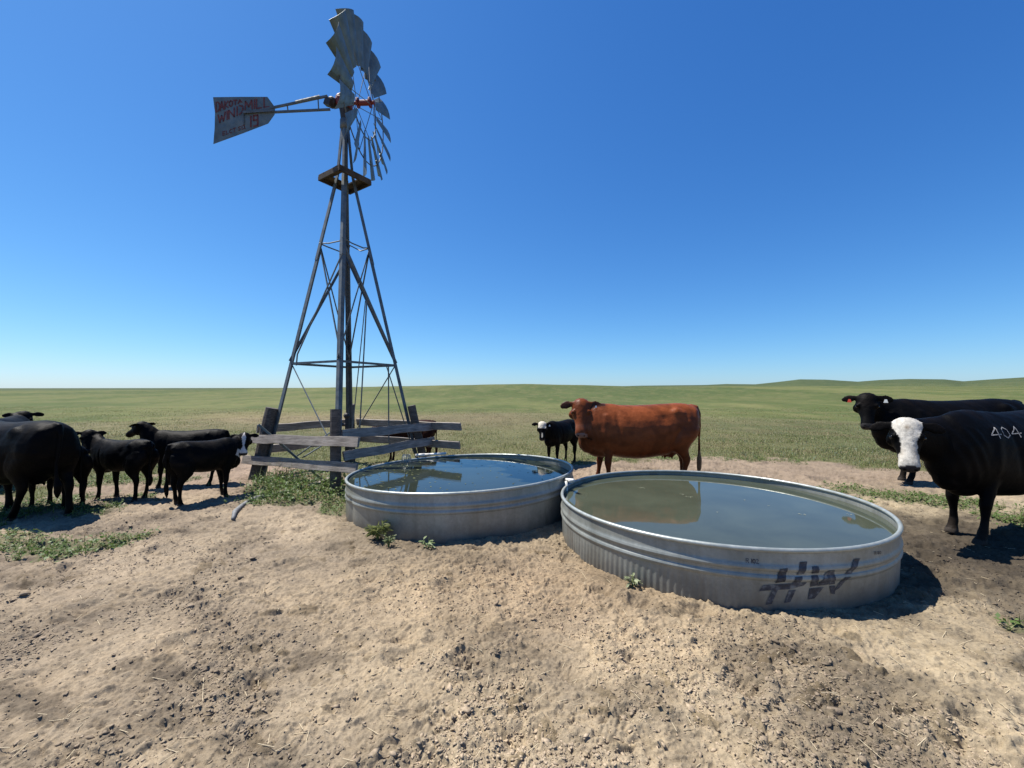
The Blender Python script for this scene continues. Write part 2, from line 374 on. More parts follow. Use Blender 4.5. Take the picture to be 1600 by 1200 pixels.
# clods and pebbles (one uncountable mass)
ph_ = (1+5**.5)/2
ICO = np.array([(-1, ph_, 0), (1, ph_, 0), (-1, -ph_, 0), (1, -ph_, 0), (0, -1, ph_), (0, 1, ph_), (0, -1, -ph_), (0, 1, -ph_), (ph_, 0, -1), (ph_, 0, 1), (-ph_, 0, -1), (-ph_, 0, 1)])/1.9
ICF = np.array([(0, 11, 5), (0, 5, 1), (0, 1, 7), (0, 7, 10), (0, 10, 11), (1, 5, 9), (5, 11, 4), (11, 10, 2), (10, 7, 6), (7, 1, 8), (3, 9, 4), (3, 4, 2), (3, 2, 6), (3, 6, 8), (3, 8, 9), (4, 9, 5), (2, 4, 11), (6, 2, 10), (8, 6, 7), (9, 8, 1)])
def clods():
    x, y = inview(130000, 1.55, 9, 1.15, 1.85)
    d = fbm(x/.8, y/.8, 66, 3); keep = (rng.random(len(x)) < .12+1.0*ss(.42, .7, d)) & outside_tanks(x, y) & (pasture(x, y) < .5)
    x = x[keep]; y = y[keep]; n = len(x); z = surf(x, y)
    s = .003+.0065*rng.random(n)**3+.016*(rng.random(n) > .992)*rng.random(n)
    J = ICO[None]*(1+rng.normal(0, .34, (n, 12, 1)))
    J = J*np.stack([rng.uniform(.8, 1.9, n), rng.uniform(.7, 1.2, n), rng.uniform(.25, .6, n)], -1)[:, None]
    a = rng.uniform(0, 6.28, n); ca, sa = np.cos(a)[:, None], np.sin(a)[:, None]
    X = J[..., 0]*ca-J[..., 1]*sa; Y = J[..., 0]*sa+J[..., 1]*ca; Z = J[..., 2]+J[..., 0]*rng.normal(0, .3, (n, 1))
    P_ = np.stack([X*s[:, None]+x[:, None], Y*s[:, None]+y[:, None], Z*s[:, None]+z[:, None]+s[:, None]*.15], -1)
    Fc = ICF[None]+12*np.arange(n)[:, None, None]
    col = soil_color(x, y)*rng.uniform(.85, 1.25, (n, 1)); col = np.repeat(col[:, None], 12, 1)
    me = mesh_np('dirt_clods', P_.reshape(-1, 3), Fc.reshape(-1, 3), 3, col.reshape(-1, 3))
    o = link('dirt_clods', me, vcol_mat('clod_soil', .95, bscale=90, bs=.6, bd=.004, spec=.15, var=60), None, False)
    tag(o, 'loose dry dirt clods scattered over the trampled ground', 'clods', kind='stuff')
clods()

# blades: x,y,height,width,lean,colour
def blades(name, x, y, z, h, wdt, col, label, cat, lean=.35, seg=2, seed=1):
    g = np.random.default_rng(seed); n = len(x); a = g.uniform(0, 6.28, n)
    d = np.stack([np.cos(a), np.sin(a), 0*a], -1); s = np.stack([-np.sin(a), np.cos(a), 0*a], -1)
    ln = (np.abs(g.normal(0, lean, n))*h)[:, None]; up = np.array([0, 0, 1.])
    B = np.stack([x, y, z-.01], -1); hw = (wdt/2)[:, None]
    p0 = B-s*hw; p1 = B+s*hw; m = B+up*(h*.55)[:, None]+d*ln*.3
    p2 = m+s*hw*.8; p3 = m-s*hw*.8; p4 = B+up*(h)[:, None]*.97+d*ln
    P_ = np.stack([p0, p1, p2, p3, p4], 1).reshape(-1, 3)
    k = 5*np.arange(n)[:, None]
    F = np.concatenate([k+np.array([0, 1, 2]), k+np.array([0, 2, 3]), k+np.array([3, 2, 4])], 0)
    me = mesh_np(name, P_, F, 3, np.repeat(col, 5, 0))
    o = link(name, me, M['leaf'], None, False); tag(o, label, cat, kind='stuff'); return o
def pasture_grass():
    x, y = inview(540000, 6.0, 38, 1.5, 1.75)
    p = pasture(x, y); dens = p*(.35+.9*ss(.3, .65, fbm(x/.9, y/1.2, 73, 4)))
    k = (rng.random(len(x)) < dens) & outside_tanks(x, y, .04); x = x[k]; y = y[k]; n = len(x)
    z = gh(x, y); u = x/y
    hh = rng.uniform(.03, .10, n)*(.4+.9*fbm(x/1.1, y/1.1, 74, 3))*(1-.25*ss(10, 25, y)); tall = rng.random(n) > .985; hh = np.where(tall, hh*1.7+.04, hh)
    tanm = np.exp(-((y-25)/8)**2)*ss(-.95, -.6, u)*(1-ss(-.05, .2, u)); tanm = np.maximum(tanm, .3+.35*ss(.5, .68, fbm(x/1.3, y/1.8, 73, 4)))
    dry = rng.random(n) < tanm
    g = rng.uniform(0, 1, (n, 1)); cg = A(.10, .13, .036)*(1-g)+A(.175, .195, .07)*g
    cg = np.where((rng.random((n, 1)) < .15*ss(.5, .6, vn(x/2, y/2, 8))[:, None]), A(.14, .19, .13), cg)
    cd = A(.26, .215, .115)*(1-g)+A(.19, .15, .08)*g
    col = np.where(dry[:, None], cd, cg)*1.06
    hh = hh*.75; w_ = .003+.0008*y
    blades('pasture_grass', x, y, z, hh, w_, col, 'short green and straw coloured prairie grass beyond the bare dirt', 'grass', .8)
pasture_grass()
def weed_mass():
    x, y = inview(68000, 2.2, 11, .6, 1.5)
    g = weeds(x, y); k = (rng.random(len(x)) < g**1.3) & outside_tanks(x, y, .05); x = x[k]; y = y[k]; n = len(x); z = surf(x, y)
    tw = ell(x, y, -3.15, 6.75, 1.55, 1.15, -.5); tall = ss(1.1, .4, tw) if False else 1-ss(.5, 1.05, tw)
    h = rng.uniform(.02, .075, n)+tall*rng.uniform(.02, .26, n)
    # leaves: 4-vertex diamonds at random height on the clump, sized like small mallow/knotweed leaves
    m = 3; X = np.repeat(x, m)+rng.normal(0, .02, n*m); Y = np.repeat(y, m)+rng.normal(0, .02, n*m)
    Z = np.repeat(z, m)+np.repeat(h, m)*rng.uniform(.25, 1, n*m); s = rng.uniform(.009, .022, n*m)*(1+.5*np.repeat(tall, m)); a = rng.uniform(0, 6.28, n*m)
    d = np.stack([np.cos(a), np.sin(a), rng.normal(.15, .45, n*m)], -1); t = np.stack([-np.sin(a), np.cos(a), rng.normal(0, .4, n*m)], -1)
    B = np.stack([X, Y, Z], -1); s = s[:, None]
    P_ = np.stack([B, B+d*s*.9+t*s*.6, B+d*s*2+A(0, 0, -.006), B+d*s*.9-t*s*.6], 1).reshape(-1, 3)
    F = 4*np.arange(n*m)[:, None]+np.array([0, 1, 2, 3])
    q = rng.random((n*m, 1)); col = A(.075, .145, .025)*(1-q)+A(.20, .29, .075)*q
    col = np.where(rng.random((n*m, 1)) < .08, A(.27, .25, .12), col)*.66
    o = link('weeds', mesh_np('weeds', P_, F, 4, np.repeat(col, 4, 0)), M['leaf'], None, False)
    tag(o, 'low broadleaf weeds in green patches on the dirt and round the tower', 'weeds', kind='stuff')
    k = rng.random(n) < .75; q = rng.random((k.sum(), 1))
    blades('weed_grass', x[k], y[k], z[k], h[k]*(1.15+.5*tall[k])+.02, np.full(k.sum(), .006), A(.07, .12, .024)*(1-q)+A(.21, .24, .08)*q,
           'green grass tufts growing among the weeds near the tanks', 'grass', .6, seed=4)
weed_mass()
def straw():
    x, y = inview(900, 1.6, 7.5, 1.0); k = outside_tanks(x, y); x = x[k]; y = y[k]
    n = len(x); z = surf(x, y)+.004; mb = MB()
    for i in range(n):
        a = rng.uniform(0, 6.28); l = rng.uniform(.012, .05)*(2.6 if rng.random() > .97 else 1); d = np.array([math.cos(a)*l, math.sin(a)*l, rng.normal(0, .12)*l])
        p = np.array([x[i], y[i], z[i]]); mb.bar(p-d, p+d, .0022, .0018)
    me = mb.mesh('straw'); c = np.tile(A(.46, .38, .25), (len(me.vertices), 1)); set_col(me, c)
    tag(link('straw', me, M['stalk'], None, False), 'bits of dry straw lying on the dirt', 'straw', kind='stuff')
straw()

# ---------------------------------------------------------------- stroke lettering
GL = {'D': [[(.1, 0), (.1, 1)], [(.32, 1), (.62, .82), (.68, .5), (.62, .18), (.32, 0)]], 'A': [[(0, 0), (.3, 1), (.62, 0)], [(.14, .35), (.48, .35)]],
      'K': [[(.05, 0), (.05, 1)], [(.6, 1), (.1, .45), (.62, 0)]], 'O': [[(.3, 1), (.05, .75), (.05, .25), (.3, 0), (.55, .25), (.55, .75), (.3, 1)]],
      'T': [[(0, 1), (.6, 1)], [(.3, 1), (.3, 0)]], 'W': [[(0, 1), (.18, 0), (.36, .75), (.54, 0), (.72, 1)]], 'I': [[(.1, 0), (.1, 1)]],
      'N': [[(.02, 0), (.02, 1), (.56, 0), (.56, 1)]], 'M': [[(0, 0), (.06, 1), (.36, .3), (.66, 1), (.72, 0)]], 'L': [[(.05, 1), (.05, 0), (.55, 0)]],
      '1': [[(.15, 0), (.15, 1)]], '9': [[(.55, .55), (.1, .55), (.1, 1), (.55, 1), (.55, 0), (.12, 0)]], 'E': [[(.55, 1), (.05, 1), (.05, 0), (.55, 0)], [(.05, .5), (.42, .5)]],
      'C': [[(.55, .85), (.3, 1), (.05, .75), (.05, .25), (.3, 0), (.55, .15)]], 'S': [[(.55, .88), (.3, 1), (.06, .78), (.5, .3), (.3, 0), (.04, .12)]],
      'R': [[(.05, 0), (.05, 1), (.45, 1), (.55, .78), (.45, .55), (.05, .55)], [(.3, .55), (.58, 0)]], '0': [[(.3, 1), (.05, .75), (.05, .25), (.3, 0), (.55, .25), (.55, .75), (.3, 1)]],
      '2': [[(.05, .8), (.28, 1), (.52, .78), (.05, 0), (.56, 0)]], '4': [[(.42, 0), (.42, 1), (0, .35), (.62, .35)]], '8': [[(.3, .52), (.08, .76), (.3, 1), (.52, .76), (.3, .52), (.06, .25), (.3, 0), (.54, .25), (.3, .52)]],
      ' ': [], '.': [[(.05, 0), (.12, .04)]]}
GW = {'I': .25, '1': .35, 'W': .82, 'M': .84, ' ': .35, '.': .25}
def text_strokes(txt, P0, P1, h0, h1):
    """polylines in 2-D laid along P0->P1 with letter height h0 growing to h1"""
    P0 = np.array(P0, float); P1 = np.array(P1, float); tot = sum(GW.get(ch, .75) for ch in txt)-.12
    L_ = np.linalg.norm(P1-P0); e = (P1-P0)/L_; out = []; x = 0
    for ch in txt:
        for pl in GL[ch]:
            q = []
            for a, b in pl:
                s = (x+a)/tot; h = h0+(h1-h0)*s; q.append(P0+e*s*L_+np.array([0, 1.])*b*h)
            out.append(q)
        x += GW.get(ch, .75)
    return out
def ribbon(mb, pl, wdt, fn, step=.02):                # ribbon of strokes in 2-D mapped by fn(u,v)->3-D
    for a, b in zip(pl[:-1], pl[1:]):
        a = np.array(a, float); b = np.array(b, float); d = b-a; l = np.linalg.norm(d)
        if l < 1e-6: continue
        d /= l; n = np.array([-d[1], d[0]])*wdt/2; a = a-d*wdt*.3; b = b+d*wdt*.3; k = max(1, int(l/step))
        V_ = []; 
        for i in range(k+1):
            p = a+(b-a)*i/k; V_ += [fn(*(p+n)), fn(*p), fn(*(p-n))]
        F = []
        for i in range(k): F += [(3*i, 3*i+1, 3*i+4, 3*i+3), (3*i+1, 3*i+2, 3*i+5, 3*i+4)]
        mb.add(V_, F)

# ---------------------------------------------------------------- windmill
TC = np.array([-3.13, 7.8]); PHI = .292
def corner(i, z, d=None, a=PHI):
    if d is None: d = .937-.223*(z-2.10) if z < 5.6 else .937-.223*3.5-(z-5.6)*.09
    a = a+i*math.pi/2
    return np.array([TC[0]+d*math.sin(a), TC[1]-d*math.cos(a), z])
cdir = [corner(i, 0, 1)-corner(i, 0, 0) for i in range(4)]
gz = ghs(*TC)
wm = empty('windmill', (TC[0], TC[1], gz)); tag(wm, 'tall grey steel windmill with a many bladed wheel and a lettered tail vane', 'windmill')
OFF = -np.array([TC[0], TC[1], gz])
class WB(MB):
    def build(s, name, mat, parent=None, smooth=False, bevel=0):
        s.v = [tuple(np.array(p)+OFF) for p in s.v]
        return MB.build(s, name, mat, parent or wm, smooth, bevel)
for i in range(4):
    mb = WB(); e1 = cdir[(i+1) % 4]-cdir[i]; e2 = cdir[(i-1) % 4]-cdir[i]
    P_ = [corner(i, z) for z in (.02, 4.22)]; mb.angle(P_[0], P_[1], .075, .008, e1, e2)
    P_ = [corner(i, z)+cdir[i]*.008 for z in (4.0, 5.6)]; mb.angle(P_[0], P_[1], .068, .008, e1, e2)
    P_ = [corner(i, z)+cdir[i]*.002 for z in (5.6, 6.62)]; mb.angle(P_[0], P_[1], .06, .008, e1, e2)
    mb.build('leg', M['iron'])
def mid(a, b, t): return a+(b-a)*t
for i in range(4):
    j = (i+1) % 4; a = corner(i, 2.10); b = corner(j, 2.10); n = cdir[i]+cdir[j]
    mb = WB(); mb.angle(a, b, .04, .006, (0, 0, -1), -n); mb.build('girt', M['iron'])
    a = corner(i, 4.31); b = corner(j, 4.31); q1 = mid(a, b, .35)+A(0, 0, .0)-.02*n; q2 = mid(a, b, .8)+A(0, 0, -.03 if i != 1 else .12)-.03*n
    mb = WB(); mb.tube([a, q1+A(0, 0, -.03), q2, b], .012, 6); mb.build('girt', M['iron'])
    for (za, zb, fl) in ((4.25, 2.12, 0), (2.12, 4.25, 1)):
        if i == 3 and fl: 
            a = corner(3, 2.12)*.86+corner(0, 2.12)*.14; b = corner(0, 4.0)
            mb = WB(); mb.tube([a+A(0, 0, -.08), a+A(.02, 0, .12), b], .013, 6); mb.build('brace', M['iron']); continue
        a = corner(i, za)-n*.012*(1+fl); b = corner(j, zb)-n*.012*(1+fl)
        mb = WB(); mb.angle(a, b, .034, .005, (0, 0, 1), -n); mb.build('brace', M['iron'])
    if i in (0, 1, 3):
        a = corner(i, 2.1)-n*.02; b = corner(j, .5)-n*.02
        if i == 0: a = mid(corner(0, 2.1), corner(1, 2.1), .80)-n*.02; b = corner(1, .35)-n*.06
        mb = WB(); mb.tube([a, b], .011, 6); mb.build('brace', M['iron'])
mb = WB(); p = at(607, 571, 8.3); mb.tube([p, at(607.5, 690, 8.3)], .013, 6); mb.build('hanging_pipe', M['iron'])
mb = WB(); mb.tube([at(573, 470, 7.5), at(561, 690, 7.5)], .012, 6); mb.tube([at(571, 470, 7.5), at(551, 668, 7.5)], .009, 6); mb.build('pump_rod', M['iron'])
mb = WB(); mb.tube([(TC[0]+.02, TC[1]+.03, .1), (TC[0]+.02, TC[1]+.03, 1.15)], .035, 8); mb.tube([(TC[0]+.02, TC[1]+.03, 1.1), (TC[0], TC[1], 6.6)], .015, 6)
mb.sphere((TC[0]+.02, TC[1]+.03, 1.12), .06); mb.tube([(TC[0]-.12, TC[1]+.03, .95), (TC[0]+.02, TC[1]+.03, .95)], .03); mb.build('drop_pipe', M['darkmetal'])
# mast pipe and head
mb = WB(); mb.tube([(TC[0], TC[1], 5.3), (TC[0], TC[1], 7.0)], .05, 12); mb.tube([(TC[0], TC[1], 6.5), (TC[0], TC[1], 6.66)], .09, 10)
mb.build('mast_pipe', M['iron'], smooth=True)
for i in range(4):                                    # platform planks
    j = (i+1) % 4; zz = 5.575; a = corner(i, zz, .47, .187); b = corner(j, zz, .47, .187); ce = np.array([*TC, zz])
    t = (b-a)/np.linalg.norm(b-a); n = (a+b)/2-ce; n /= np.linalg.norm(n)
    a2 = a-n*.085+(t*.17 if i % 2 else -t*.0); b2 = b-n*.085-(t*.17 if i % 2 else t*0)
    mb = WB(); mb.bar(a2, b2, .165, .035); mb.build('platform_plank', M['plank'], bevel=.004)
    mb = WB(); mb.bar(a-n*.01+A(0, 0, -.055), b-n*.01+A(0, 0, -.055), .03, .07); mb.build('platform_joist', M['plank'])
AX = np.array([1, -.035, 0]); AX /= np.linalg.norm(AX); TX = np.array([.985, .17, 0]); TX /= np.linalg.norm(TX); TT = np.array([-AX[1], AX[0], 0]); UP = np.array([0, 0, 1.])
HZ = 6.98; HUB = np.array([TC[0], TC[1], HZ])+AX*.36
mb = WB(); g0 = np.array([TC[0], TC[1], HZ])
mb.bar(g0-AX*.12, g0+AX*.12, .17, .20); mb.bar(g0-AX*.10+UP*.09, g0+AX*.03+UP*.15, .12, .12)
mb.sphere(g0-AX*.10+UP*.06, (.09, .08, .13)); mb.build('gearbox', M['red'], smooth=False, bevel=.03)
mb = WB(); mb.tube([g0+AX*.1, HUB+AX*.2], .035, 10); mb.tube([HUB-AX*.13, HUB-AX*.10], .09, 12); mb.tube([HUB+AX*.10, HUB+AX*.13], .09, 12); mb.tube([HUB-AX*.12, HUB+AX*.12], .05, 12)
mb.build('hub', M['red'], smooth=False)
mb = WB(); mb.tube([g0-UP*.12, g0-UP*.42], [.10, .06], 10); mb.bar(g0-AX*.22-TT*.08-UP*.05, g0-AX*.34-TT*.05, .1, .12); mb.sphere(g0-AX*.25+UP*.02, (.1, .1, .1)); mb.build('mast_collar', M['darkmetal'])
RW = 1.30; NB = 18; beta = math.radians(24)
wb = WB()
def rim_pt(r, a, ax=0): return HUB+TT*(r*math.cos(a))+UP*(r*math.sin(a))+AX*ax
for r, ax in ((RW*.80, .0), (RW*.46, -.0)):
    wb.tube([rim_pt(r, a, ax) for a in np.linspace(0, 2*math.pi, 49)[:-1]], .0105, 6, True)
for k in range(6):
    a = 2*math.pi*(k+.3)/6
    for s in (-1, 1):
        wb.tube([rim_pt(.09, a+.5*s, .14*s), rim_pt(RW*.80, a, 0)], .0065, 5)
wheel = wb.build('wheel', M['iron'])
for k in range(NB):
    a = 2*math.pi*(k+.5)/NB; rad = TT*math.cos(a)+UP*math.sin(a); tau = -TT*math.sin(a)+UP*math.cos(a)
    ch = tau*math.cos(beta)-AX*math.sin(beta)         # chord direction
    nrm = AX*math.cos(beta)+tau*math.sin(beta)
    mb = WB(); V_ = []; nu, nv = 7, 6
    bend = rng.normal(0, .012)
    for th_ in (0, .004):
        for i in range(nu):
            s = i/(nu-1); r = RW*(.43+.57*s); wch = .165+.265*s
            for j in range(nv):
                q = j/(nv-1)-.5
                V_.append(HUB+rad*(r-.25*q*q*.2)+ch*wch*q+nrm*((.25-q*q)*.20*wch/.39+th_+bend*s))
    n0 = nu*nv; F = []
    for i in range(nu-1):
        for j in range(nv-1):
            b_ = i*nv+j; F.append((b_, b_+1, b_+nv+1, b_+nv)); F.append(tuple(n0+q for q in (b_+nv, b_+nv+1, b_+1, b_)))
    edge = [j for j in range(nv)]+[i*nv+nv-1 for i in range(1, nu)]+[(nu-1)*nv+j for j in range(nv-2, -1, -1)]+[i*nv for i in range(nu-2, 0, -1)]
    for p, q in zip(edge, edge[1:]+edge[:1]): F.append((q, p, n0+p, n0+q))
    mb.add(V_, F); mb.bar(rim_pt(RW*.74, a, -.0), rim_pt(RW*.86, a, -.0)+nrm*.02, .012, .03)
    bo = mb.build('blade', M['galv'], wheel, smooth=False)
# tail
def tailpt(px, py):                                   # on the vertical plane behind the wheel axis
    u = (px-800)/FPX; s = (TC[0]-u*TC[1])/(TX[0]-u*TX[1]); X = TC[0]-TX[0]*s; Y = TC[1]-TX[1]*s
    return np.array([X, Y, CAMZ-(py-HY)/FPX*Y])
mb = WB(); mb.bar(tailpt(516, 171), tailpt(412, 176), .03, .035); mb.bar(tailpt(512, 150), tailpt(385, 177), .03, .035)
mb.bar(tailpt(497, 155), tailpt(498, 172), .012, .02); mb.bar(tailpt(449, 165), tailpt(450, 174), .012, .02); mb.tube([tailpt(462, 160), tailpt(500, 151)], .03, 8)
mb.build('tail_boom', M['iron'])
vo = [(333, 152), (375, 151.5), (418, 151.5), (430, 168), (429, 179), (419, 193), (380, 208), (333.5, 225), (335.5, 200), (336, 176)]
mb = WB(); VP = [tailpt(*p) for p in vo]; nn_ = np.array([-TX[1], TX[0], 0])
k = len(VP); mb.add([p+nn_*.004 for p in VP]+[p-nn_*.004 for p in VP], [tuple(range(k)), tuple(range(2*k-1, k-1, -1))]+[(i, k+i, k+(i+1) % k, (i+1) % k) for i in range(k)])
vane = mb.build('tail_vane', M['galv'])
fnv = lambda x, y: tailpt(x, -y)-nn_*.0085
mb = WB()
for txt, p0, p1, h0, h1, wd_ in (('DAKOTA', (337, -176), (378, -160), 16, 4, 2.0), ('WIND', (341, -193), (379, -177.5), 13, 14, 2.2), ('MILL', (383, -172), (422, -167), 13, 16, 2.2),
                                 ('19', (390, -199), (404, -196), 17, 16, 2.6), ('ELCT SD.', (348, -212), (384, -201), 5.5, 6, 1.1)):
    for pl in text_strokes(txt, p0, p1, h0, h1): ribbon(mb, pl, wd_, fnv, 3)
mb.build('lettering', M['vanepaint'], vane)
mb = WB(); mb.bar(tailpt(381, 178)-TT*.02, tailpt(382, 196)-TT*.02, .012, .02); mb.bar(tailpt(381, 177)-TT*.03, tailpt(430, 174)-TT*.03, .015, .04); mb.build('vane_bracket', M['iron'], vane)

# ---------------------------------------------------------------- fence round the tower foot
fc = empty('wooden_fence', (TC[0], TC[1], gz)); tag(fc, 'grey plank fence on dark leaning posts round the foot of the windmill', 'fence')
for i, (top, lean) in enumerate(((1.30, .0), (1.30, .0), (1.30, .0), (1.28, .0))):
    a = corner(i, 0)+cdir[i]*.09; b = corner(i, top)+cdir[i]*(.10)
    if i == 0: b = a+A(0.0, .02, top); 
    a = a+(a-b)*.25
    mb = WB(); rr_ = .105 if i == 3 else .08
    ring = []
    for t in np.linspace(0, 1, 9):
        p = a+(b-a)*t; e1 = np.cross(b-a, (0, 1, 0)); e1 /= np.linalg.norm(e1); e2 = np.cross(b-a, e1); e2 /= np.linalg.norm(e2)
        ring.append([p+(e1*math.cos(q)+e2*math.sin(q))*rr_*(1+.06*math.sin(q*3+i)+.04*math.sin(t*9+q)) for q in np.arange(12)*math.pi/6])
    mb.loft(ring); mb.build('post', M['post'], fc, smooth=False)
def board(i, j, za, zb, exa, exb, side=1, h=.15):
    a = corner(i, 0); b = corner(j, 0); t = (b-a)/np.linalg.norm(b-a); n = cdir[i]+cdir[j]; n /= np.linalg.norm(n)
    a = a-t*exa; b = b+t*exb; a[2] = za; b[2] = zb
    off = n*.14; wob = rng.normal(0, .006, 2)
    L_ = np.linalg.norm(b-a); loc = (a+b)/2+off*side
    mb = MB(); K = 14; ringv = []
    for k in range(K+1):
        x = -L_/2+L_*k/K; dz = .006*math.sin(k*.9+i)+rng.normal(0, .0015); dy = .008*math.sin(k*.35+j)
        ringv.append([(x+(rng.normal(0, .004) if k in (0, K) else 0), sy*.019+dy, sz*h/2+dz) for sy, sz in ((-1, -1), (1, -1), (1, 1), (-1, 1))])
    mb.loft(ringv)
    o = MB.build(mb, 'board', M['board'], fc, False, .004)
    ex = (b-a)/L_; ey = np.cross((0, 0, 1), ex); ey /= np.linalg.norm(ey); ez = np.cross(ex, ey); lean = math.radians(-13 if (ey@n) > 0 else 13)*(-1); ez, ey = ez*math.cos(lean)-ey*math.sin(lean), ey*math.cos(lean)+ez*math.sin(lean)
    mt = Matrix([[ex[r], ey[r], ez[r], (loc+OFF)[r]] for r in range(3)]+[[0, 0, 0, 1]]); o.matrix_local = mt
    return o
board(3, 0, .745, .835, .16, .66); board(3, 0, .37, .455, .28, .62)
board(0, 1, .91, .885, .0, .20); board(0, 1, .575, .60, -.03, .22)
board(1, 2, .90, .90, .85, -.03); board(1, 2, .545, .55, .82, .02)
board(2, 3, .89, .90, .05, -.02); board(2, 3, .50, .52, .05, -.05)

def lone(name, mb, mat, label, cat, smooth=True, group=None, bevel=0):
    V_ = np.array(mb.v); c = V_.mean(0); c[2] = V_[:, 2].min(); mb.v = [tuple(p-c) for p in V_]
    o = mb.build(name, mat, None, smooth, bevel); o.location = c; tag(o, label, cat, group); return o
mb = MB(); a = at(403, 665, 7.35); b = at(521, 768, 6.75); mb.angle(a, b, .045, .006, (0, 0, 1), (.4, .9, 0)); lone('metal_strut', mb, M['galv'], 'bare silver metal strut leaning across the fence boards by the left post', 'strut', False)
mb = MB(); mb.tube([at(462, 714, 7.5), at(521, 672, 8.2)], .012, 6); lone('iron_rod', mb, M['iron'], 'thin iron rod leaning behind the fence boards, nearer the left post', 'rod')
mb = MB(); mb.tube([at(473, 715, 7.3), at(507, 694, 7.9)], .012, 6); lone('iron_rod', mb, M['iron'], 'short thin iron rod leaning behind the fence boards, nearer the front post', 'rod')
mb = MB(); a = at(484, 757, 6.5); b = at(517, 748, 6.9); a[2] = .10; b[2] = .14; mb.bar(a, b, .10, .03); lone('scrap_board', mb, M['board'], 'pale scrap board lying in the weeds under the fence', 'board', False, bevel=.004)
mb = MB(); pts = [at(x, y, 1014/(y-HY)) for x, y in ((364, 816), (367, 805), (378, 794), (391, 786), (404, 781), (425, 777), (455, 770))]
pts = [p+A(0, 0, .025+ghs(p[0], p[1])) for p in pts]; mb.tube(pts, [.02, .03, .028, .033, .036, .034, .03], 10); lone('hose', mb, M['hose'], 'dusty grey hose half buried at the edge of the weeds by the tower', 'hose')

# ---------------------------------------------------------------- stock tanks
def galv_tank():
    m, N, L, P = new_mat('galvanised_tank_wall')
    n = noise_node(N, L, 2.2, 6, .6, vec_scale=(1, 1, .35)); r = ramp(N, L, n.outputs[0], [(.3, (.185, .195, .175)), (.55, (.265, .275, .25)), (.75, (.34, .345, .315))])
    sp = N.new('ShaderNodeTexVoronoi'); tc = N.new('ShaderNodeTexCoord'); L.new(tc.outputs['Object'], sp.inputs['Vector']); sp.inputs['Scale'].default_value = 45
    r2 = ramp(N, L, sp.outputs['Color'], [(0, .88), (1, 1.1)]); c = mix(N, L, r.outputs[0], r2.outputs[0], .8, 'MULTIPLY')
    st = noise_node(N, L, 7, 6, .7, vec_scale=(1, 1, .08)); r3 = ramp(N, L, st.outputs[0], [(.35, .72), (.6, 1.05)]); c = mix(N, L, c, r3.outputs[0], .55, 'MULTIPLY')
    # mud splash and dirt staining rising from the foot of the wall
    sx = N.new('ShaderNodeSeparateXYZ'); L.new(tc.outputs['Object'], sx.inputs[0])
    nd = noise_node(N, L, 5, 6, .7); ad = N.new('ShaderNodeMath'); ad.operation = 'MULTIPLY_ADD'; ad.inputs[1].default_value = .35; L.new(nd.outputs[0], ad.inputs[0]); L.new(sx.outputs[2], ad.inputs[2])
    rm = ramp(N, L, ad.outputs[0], [(.08, .95), (.20, .6), (.40, .0)])
    nr = noise_node(N, L, 3.2, 8, .75, vec_scale=(1, 1, .35)); rr = ramp(N, L, nr.outputs[0], [(.56, 0), (.70, .7)]); c = mix(N, L, c, (.15, .12, .095), rr.outputs[0])
    c = mix(N, L, c, (.085, .072, .06), rm.outputs[0])
    L.new(c, P.inputs['Base Color']); P.inputs['Metallic'].default_value = .3
    r4 = ramp(N, L, n.outputs[0], [(.3, .36), (.7, .55)]); L.new(r4.outputs[0], P.inputs['Roughness'])
    bump(N, L, P, st.outputs[0], .12, .01)
    return m
M['tank'] = galv_tank()
M['stencil'] = simple('worn_black_stencil', [(.35, (.022, .025, .035)), (.52, (.05, .055, .07)), (.68, (.18, .19, .19))], 22, .6, .1)
M['rimmetal'] = simple('rolled_steel_rim', [(.3, (.26, .28, .26)), (.7, (.38, .40, .37))], 12, .35, .4, .1, .002, rr=(.28, .5))
